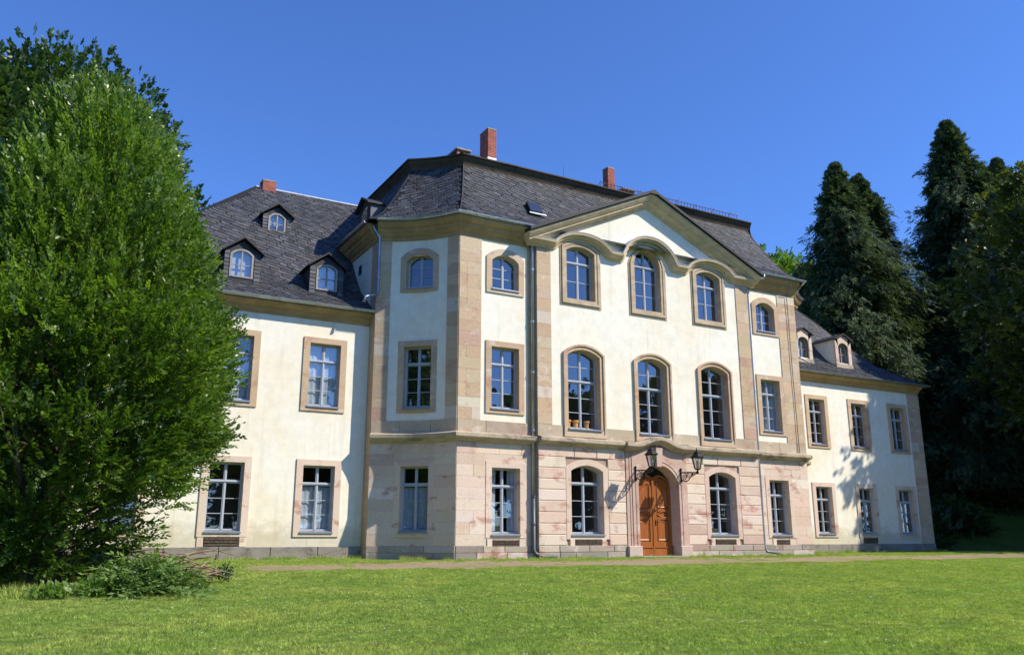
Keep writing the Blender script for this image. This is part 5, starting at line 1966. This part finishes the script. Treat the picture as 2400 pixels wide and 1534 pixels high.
def conifer(label, base, h, outline, seed, dens=1.0, mat='leaf_conifer', lean=0.0, skirt=0.04, group='dark conifers behind the right wing'):
    bx, by, bz = base
    t = thing('conifer_tree', label, 'tree', base, group)
    n = int(1500 * dens)
    s = rng.uniform(0, 1, n) * (1 - skirt) + skirt     # 0 bottom .. 1 top
    az = rng.uniform(0, 2 * np.pi, n)
    od, orr = zip(*outline)
    rad = np.interp((1 - s) * h, od, orr) * (1 + 0.24 * np.sin(az * 3 + s * 17 + seed) + 0.20 * np.sin(az * 5 - s * 29)) + 0.04
    ln = rad * rng.uniform(0.5, 1.0, n) * np.where(rng.uniform(0, 1, n) < 0.12, 1.3, 1.0)
    per = 26
    q = rng.uniform(0.25, 1.0, (n, per)) ** 0.7
    dirx, diry = np.cos(az), np.sin(az)
    z = bz + s * h
    P = np.stack([bx + lean * s[:, None] + dirx[:, None] * ln[:, None] * q, by + diry[:, None] * ln[:, None] * q,
                  z[:, None] + 0.10 * ln[:, None] * q - 0.16 * ln[:, None] * q ** 2], 2)
    P = P + rng.normal(0, 1, P.shape) * (0.03 + 0.05 * ln[:, None, None])
    P = P.reshape(-1, 3)
    out = np.repeat(np.stack([dirx, diry, np.zeros(n)], 1), per, axis=0)
    D = out * 0.8 + np.stack([np.zeros(len(P)), np.zeros(len(P)), -0.55 * np.ones(len(P))], 1) + rng.normal(0, 0.35, (len(P), 3))
    sup = np.repeat(s, per)
    D[:, 2] += 1.6 * np.clip((sup - 0.82) / 0.18, 0, 1)
    N = out + np.array([0, 0, 0.6]) + rng.normal(0, 0.3, (len(P), 3))
    tone = np.clip(np.repeat(rng.uniform(0, 0.75, n), per) + 0.2 * np.repeat(q.reshape(-1)[:0], 1).sum() + rng.normal(0, 0.12, len(P)), 0, 1)
    V, F, c = sprays(P, D, N, rng.uniform(0.25, 0.6, len(P)) * np.clip(0.35 + np.repeat(ln, per) / 2.5, 0.35, 1.1), 6, 0.26, 0.085, ang=0.6, droop=0.4, tone=tone, jit=0.22)
    npmesh('crown', V, F, M[mat], t, c)
    b = MB()
    b.tube([(bx, by, bz - 0.3), (bx + lean * 0.5, by, bz + h * 0.5), (bx + lean, by, bz + h * 0.97)], [0.5, 0.3, 0.03], 8)
    b.build('trunk', M['bark'], t, smooth=True)
def onray(px, py, dist):
    d = cfwd * FPX + cright * (px - 1200) - cup * (py - 767)
    return CAM + d * (dist / d.dot(fh))
def conifer_at(label, px, py, dist, r0, seed, **kw):
    p = onray(px, py, dist)
    gz = ground_z(p.x, p.y)
    conifer(label, (p.x, p.y, gz), p.z - gz, r0, seed, **kw)
TIP = [(0, 0.05), (1.2, 0.55), (2.5, 1.05), (4.5, 1.7), (6.5, 2.3), (9.5, 3.0), (14, 4.0), (30, 5.2)]
BIG = [(0, 0.05), (1.5, 0.7), (3.0, 1.25), (5.0, 2.0), (8.0, 2.7), (12, 3.3), (18, 4.3), (34, 5.5)]
FAT = [(0, 0.3), (1.5, 1.2), (4, 2.6), (8, 4.2), (14, 5.5), (30, 6.2)]
conifer_at('feathery dark conifer with narrow tip, left of the twin-topped pair behind right wing', 1955, 390, 57, TIP, 1)
conifer_at('rounder dark conifer, right of the twin-topped pair behind right wing', 2008, 418, 60, [(d, r * 1.15) for d, r in TIP], 2, dens=1.15)
conifer_at('tallest dark pointed conifer in the right of the picture', 2215, 290, 60, BIG, 3, dens=1.4)
conifer_at('dark conifer with blunt top between the tallest conifer and the maple', 2335, 378, 64, BIG, 4, dens=1.2)
conifer_at('low dark conifer filling the gap between the tall conifers', 2105, 660, 66, FAT, 5)
conifer_at('low dark conifer seen just right of the roof corner, before the others', 1885, 630, 66, FAT, 6)
conifer_at('short dark conifer in deep shade beside the right wing end', 2260, 720, 56, FAT, 8)

clump_tree('maple_tree', 'olive green maple with reddish tips at the right edge of the lawn', 'tree', (37.2, -2.4, 0.0), 20, (37.0, -2.2, 12.3, 6.6, 6.2, 8.6), M['leaf_maple'], 300, 44, 0.24, 0.19, 0.4, 0.16, seed=9, m=7, cs=0.85)

# woodland outside the picture: shades the right-hand side and is mirrored in the windows
parts = []
for (x, y, h, r) in ((49, -11, 16, 6.5), (57, 0, 18, 7), (45, -24, 15, 6), (-21, 3, 9, 4.5), (-17.5, -1.5, 6, 3.0), (-15.0, 7.0, 8, 2.6), (-14.6, 12.5, 8, 2.6), (-14.8, 3.5, 5, 2.2), (-18, 9, 9, 4.0), (-21, 17, 11, 5.0), (-26, 12, 12, 6.0), (44, -5.5, 18, 6.5), (52, -3, 22, 7), (57.5, 8, 22, 7), (-23, -9, 9, 4.5), (33, -44, 15, 6), (22, -52, 16, 6.5), (44, -37, 16, 6), (10, -58, 16, 7), (55, -30, 17, 6), (-30, -8, 17, 6.5), (-27, 6, 20, 6), (-36, -20, 18, 7), (60, 14, 23.5, 8), (38.0, -6.7, 24, 3.1)):
    z = ground_z(x, y)
    crown = (x, y, z + h * 0.55, r, r, h * 0.47) if h < 24 else (x, y, 17.8, r, r, 4.6)
    V, F, c = clump_tree(None, None, None, (x, y, z), h, crown, None, 190 if y < -20 else 120, 26, 0.62 if y < -20 else 0.5, 0.46 if y < -20 else 0.34, seed=x * 0.1, m=6)
    parts.append((V, F, c))
off = 0
VV, FF, CC = [], [], []
for V, F, c in parts:
    VV.append(V)
    FF.append(F + off)
    CC.append(c)
    off += len(V)
o = npmesh('woodland', np.concatenate(VV), np.concatenate(FF), M['leaf_wood'], None, np.concatenate(CC))
o['kind'] = 'stuff'

# shaded shrubs covering the bank under the right-hand trees
off = 0
VV, FF, CC = [], [], []
for k in range(34):
    x = random.uniform(30.5, 50)
    y = random.uniform(3.0, 15) + 0.12 * (x - 30)
    z = ground_z(x, y)
    r = random.uniform(0.9, 2.0)
    V, F, c = clump_tree(None, None, None, (x, y, z), r, (x, y, z + r * 0.35, r * 1.2, r * 1.1, r * 0.75), None, 26, 20, 0.22, 0.13, seed=k * 0.7, m=6)
    VV.append(V)
    FF.append(F + off)
    CC.append(c)
    off += len(V)
o = npmesh('undergrowth', np.concatenate(VV), np.concatenate(FF), M['leaf_wood'], None, np.concatenate(CC))
o['kind'] = 'stuff'

# ------------------------------------------------------------------ brush pile and plants under the hornbeam
def brush_pile():
    cx, cy = -9.85, -8.0
    t = thing('brush_pile', 'heap of cut laurel branches and dry twigs lying on the grass right of the hornbeam', 'brush pile', (cx, cy, ground_z(cx, cy)))
    b = MB()
    for k in range(90):
        x, y = random.gauss(cx + 0.55, 0.35), random.gauss(cy + 1.1, 0.5)
        z = ground_z(x, y) + abs(random.gauss(0.0, 0.25)) + 0.12
        a = random.gauss(0.2, 0.7)
        L = random.uniform(0.4, 0.95)
        d = Vector((math.cos(a), math.sin(a) * 0.8, random.uniform(-0.25, 0.2))) * L
        p = Vector((x, y, z))
        b.tube([p - d * 0.5, p + Vector((0, 0, random.uniform(0, 0.08))), p + d * 0.5], [0.017, 0.013, 0.006], 4)
    b.build('twigs', M['twig'], t, kind='stuff')
    n = 480
    P = np.stack([rng.normal(cx - 0.05, 0.45, n), rng.normal(cy, 0.42, n), np.zeros(n)], 1)
    hgt = 0.62 * np.exp(-((P[:, 0] - cx + 0.1) ** 2 / 0.7 + (P[:, 1] - cy) ** 2 / 0.6))
    P[:, 2] = np.array([ground_z(x, y) for x, y in P[:, :2]]) + hgt * rng.uniform(0.35, 1.0, n) + 0.06
    D = rng.normal(0, 1, (n, 3)) * np.array([1, 1, 0.3]) + np.array([0.2, -0.5, -0.15])
    N = np.tile(np.array([[0, -0.3, 1.0]]), (n, 1)) + rng.normal(0, 0.4, (n, 3))
    V, F, c = sprays(P, D, N, rng.uniform(0.25, 0.5, n), 8, 0.14, 0.042, ang=0.8, droop=0.3)
    npmesh('cut_leaves', V, F, M['leaf_pile'], t, c)['kind'] = 'stuff'
brush_pile()

def weeds(x, y, r, n, hgt, label, leaf=0.08, mat='leaf_bright'):
    z = ground_z(x, y)
    t = thing('weed_clump', label, 'weeds', (x, y, z))
    P = np.stack([rng.normal(x, r, n), rng.normal(y, r, n), np.full(n, z)], 1)
    P[:, 2] += rng.uniform(0, hgt * 0.6, n)
    D = rng.normal(0, 0.5, (n, 3)) + np.array([0, 0, 0.9])
    N = rng.normal(0, 0.5, (n, 3)) + np.array([0, -0.6, 0.8])
    V, F, c = sprays(P, D, N, rng.uniform(0.3, 1.0, n) * hgt, 8, leaf, leaf * 0.7)
    npmesh('foliage', V, F, M[mat], t, c)
weeds(-11.3, -8.5, 0.13, 40, 0.22, 'bright green weeds at the shade edge below the hornbeam, left clump')
weeds(-10.7, -8.3, 0.14, 45, 0.28, 'bright green weeds beside the left end of the brush pile', 0.07)
weeds(-10.1, -7.0, 0.35, 80, 0.5, 'leafy nettles between hornbeam and brush pile', 0.09)
weeds(-8.3, -6.2, 0.13, 40, 0.28, 'small dark weed right of the brush pile on the lawn', 0.06, 'leaf_tall')
# old stone under the tree
def trough():
    x, y = -11.2, -3.4
    z = ground_z(x, y)
    t = thing('stone_block', 'mossy pink sandstone block half hidden in shade under the hornbeam', 'stone', (x, y, z))
    P = lambda a, b, c: Vector((x + a * 0.95 - c * 0.3, y - c + a * 0.25, z + b))
    b = MB()
    b.box(P, -0.6, 0.75, -0.05, 0.42, -0.25, 0.25, (0.42, 0.22, 0.18))
    b.build('block', M['stone'], t, cols=True)
    c = MB()
    c.box(P, -0.6, -0.1, 0.42, 0.5, -0.22, 0.26, (0.3, 0.3, 0.06))
    c.build('moss', mat_simple('yellow_moss', (0.30, 0.29, 0.06), 0.95, 0, 0.3, 9, 0.5), t)
trough()

# ------------------------------------------------------------------ grass
def blade_patch(name, n, size, h0, h1, w):
    P = np.stack([rng.uniform(-size / 2, size / 2, n), rng.uniform(-size / 2, size / 2, n), np.zeros(n)], 1)
    a = rng.uniform(0, 2 * np.pi, n)
    h = rng.uniform(h0, h1, n)
    d = np.stack([np.cos(a), np.sin(a), np.zeros(n)], 1)
    lean = rng.uniform(0.1, 0.9, n)
    la = rng.uniform(0, 2 * np.pi, n)
    l = np.stack([np.cos(la), np.sin(la), np.zeros(n)], 1) * (lean * h)[:, None]
    v0, v1 = P - d * w / 2, P + d * w / 2
    tip = P + l + np.array([0, 0, 1.0]) * h[:, None]
    V = np.stack([v0, v1, tip], 1).reshape(-1, 3)
    F = np.arange(n * 3).reshape(-1, 3)
    tone = np.clip(rng.beta(2, 2.2, n), 0, 1)
    return V, F, np.repeat(tone[:, None], 3, 1)

def patch_object(name, n, size, h0, h1, w):
    V, F, c = blade_patch(name, n, size, h0, h1, w)
    me = bpy.data.meshes.new(name)
    me.from_pydata(V.tolist(), [], F.tolist())
    at = me.attributes.new('Col', 'FLOAT_COLOR', 'FACE')
    cc = np.ones((len(F), 4), dtype=np.float32)
    cc[:, :3] = c
    at.data.foreach_set('color', cc.ravel())
    me.materials.append(M['grass'])
    return bpy.data.objects.new(name, me)

def scatter(name, pts, scales, patch, seed):
    me = bpy.data.meshes.new(name)
    me.from_pydata(pts, [], [])
    at = me.attributes.new('sc', 'FLOAT', 'POINT')
    at.data.foreach_set('value', np.array(scales, dtype=np.float32))
    o = bpy.data.objects.new(name, me)
    link(o)
    o['kind'] = 'stuff'
    ng = bpy.data.node_groups.new(name + '_scatter', 'GeometryNodeTree')
    ng.interface.new_socket('Geometry', in_out='INPUT', socket_type='NodeSocketGeometry')
    ng.interface.new_socket('Geometry', in_out='OUTPUT', socket_type='NodeSocketGeometry')
    N = ng.nodes
    gi, go = N.new('NodeGroupInput'), N.new('NodeGroupOutput')
    mp = N.new('GeometryNodeMeshToPoints')
    ip = N.new('GeometryNodeInstanceOnPoints')
    oi = N.new('GeometryNodeObjectInfo')
    oi.inputs['Object'].default_value = patch
    rv = N.new('FunctionNodeRandomValue')
    rv.data_type = 'FLOAT_VECTOR'
    rv.inputs['Min'].default_value = (0, 0, 0)
    rv.inputs['Max'].default_value = (0, 0, 6.283)
    rv.inputs['Seed'].default_value = seed
    na_ = N.new('GeometryNodeInputNamedAttribute')
    na_.data_type = 'FLOAT'
    na_.inputs['Name'].default_value = 'sc'
    ng.links.new(gi.outputs[0], mp.inputs[0])
    ng.links.new(mp.outputs[0], ip.inputs['Points'])
    ng.links.new(oi.outputs['Geometry'], ip.inputs['Instance'])
    ng.links.new(rv.outputs[0], ip.inputs['Rotation'])
    ng.links.new(na_.outputs[0], ip.inputs['Scale'])
    ng.links.new(ip.outputs[0], go.inputs[0])
    md = o.modifiers.new('scatter', 'NODES')
    md.node_group = ng
    return o

patch_a = patch_object('grass_patch', 620, 0.5, 0.016, 0.046, 0.0065)
patch_b = patch_object('grass_tuft', 60, 0.22, 0.06, 0.17, 0.011)
pts, scs = [], []
tp, tsc = [], []
dp = []
xg = np.arange(-16, 36, 0.29)
yg = np.arange(-21, 0.2, 0.29)
for x in xg:
    for y in yg:
        xx, yy = x + random.uniform(-0.17, 0.17), y + random.uniform(-0.17, 0.17)
        rel = Vector((xx, yy, 0)) - Vector((CAM.x, CAM.y, 0))
        fw, rt = rel.dot(fh), rel.dot(cright)
        if fw < 8.5 or abs(rt) > fw * 0.66 + 0.8:
            continue
        n_, f_ = path_edges(xx)
        v = math.sin(xx * 1.3 + 2 * math.sin(yy * 0.8)) + math.sin(yy * 1.7 + xx * 0.4)
        if n_ + 0.25 < yy < f_ - 0.1 and xx > -7:
            t_ = (yy - n_) / (f_ - n_)
            dens = 0.12 + 0.8 * smooth(0.5, 0.95, t_) + 0.55 * smooth(0.16, 0.0, t_) + 0.22 * math.sin(xx * 0.8 + 1.5 * math.sin(yy * 1.3)) - 0.5 * smooth(17, 24, xx)
            if random.random() > dens:
                continue
            pts.append((xx, yy, ground_z(xx, yy)))
            scs.append(random.uniform(0.3, 0.75))
            continue
        if yy > (2.4 if (xx < -2.3 or xx > 18.3) else -0.1):
            continue
        pts.append((xx, yy, ground_z(xx, yy)))
        scs.append(random.uniform(0.75, 1.05) + 0.10 * v)
        # darker taller tufts
        if random.random() < 0.07:
            tp.append((xx, yy, ground_z(xx, yy)))
            tsc.append(random.uniform(0.3, 0.6))
        if random.random() < 0.03 and yy < -4.5:
            dp.append((xx, yy))
# wings' front strips and tufts along the walls
def strip(x0, x1, y0, y1, n, s0, s1):
    for _ in range(n):
        x, y = random.uniform(x0, x1), random.uniform(y0, y1)
        tp.append((x, y, ground_z(x, y)))
        tsc.append(random.uniform(s0, s1))
strip(-9, -2.3, 2.0, 2.42, 60, 0.6, 1.2)
strip(18.2, 28, 2.0, 2.42, 70, 0.6, 1.2)
strip(0, 16, -0.55, -0.3, 110, 0.35, 0.95)
strip(-1.6, 0, 0.0, 1.2, 20, 0.5, 1.0)
for x in np.arange(-12, 30, 0.36):
    for y in np.arange(-0.3, 2.45, 0.36):
        if (x < -2.3 or x > 18.3):
            pts.append((x + random.uniform(-0.1, 0.1), y, 0.0))
            scs.append(random.uniform(0.9, 1.3))
strip(-14, -10.3, -8.4, -7.6, 90, 0.8, 1.6)
scatter('grass', pts, scs, patch_a, 3)
scatter('grass_tufts', tp, tsc, patch_b, 4)
V, F = [], []
for x, y in dp:
    for _ in range(random.randint(1, 3)):
        cx, cy = x + random.uniform(-0.3, 0.3), y + random.uniform(-0.3, 0.3)
        z = ground_z(cx, cy) + random.uniform(0.05, 0.075)
        b = len(V)
        r = random.uniform(0.009, 0.014)
        V.append((cx, cy, z + 0.005))
        for k in range(8):
            a = k * math.pi / 4
            V.append((cx + r * math.cos(a), cy + r * math.sin(a), z))
        F += [(b, b + 1 + k, b + 1 + (k + 1) % 8) for k in range(8)]
o = mk('daisies', V, F, M['daisy'], None)
o['kind'] = 'stuff'
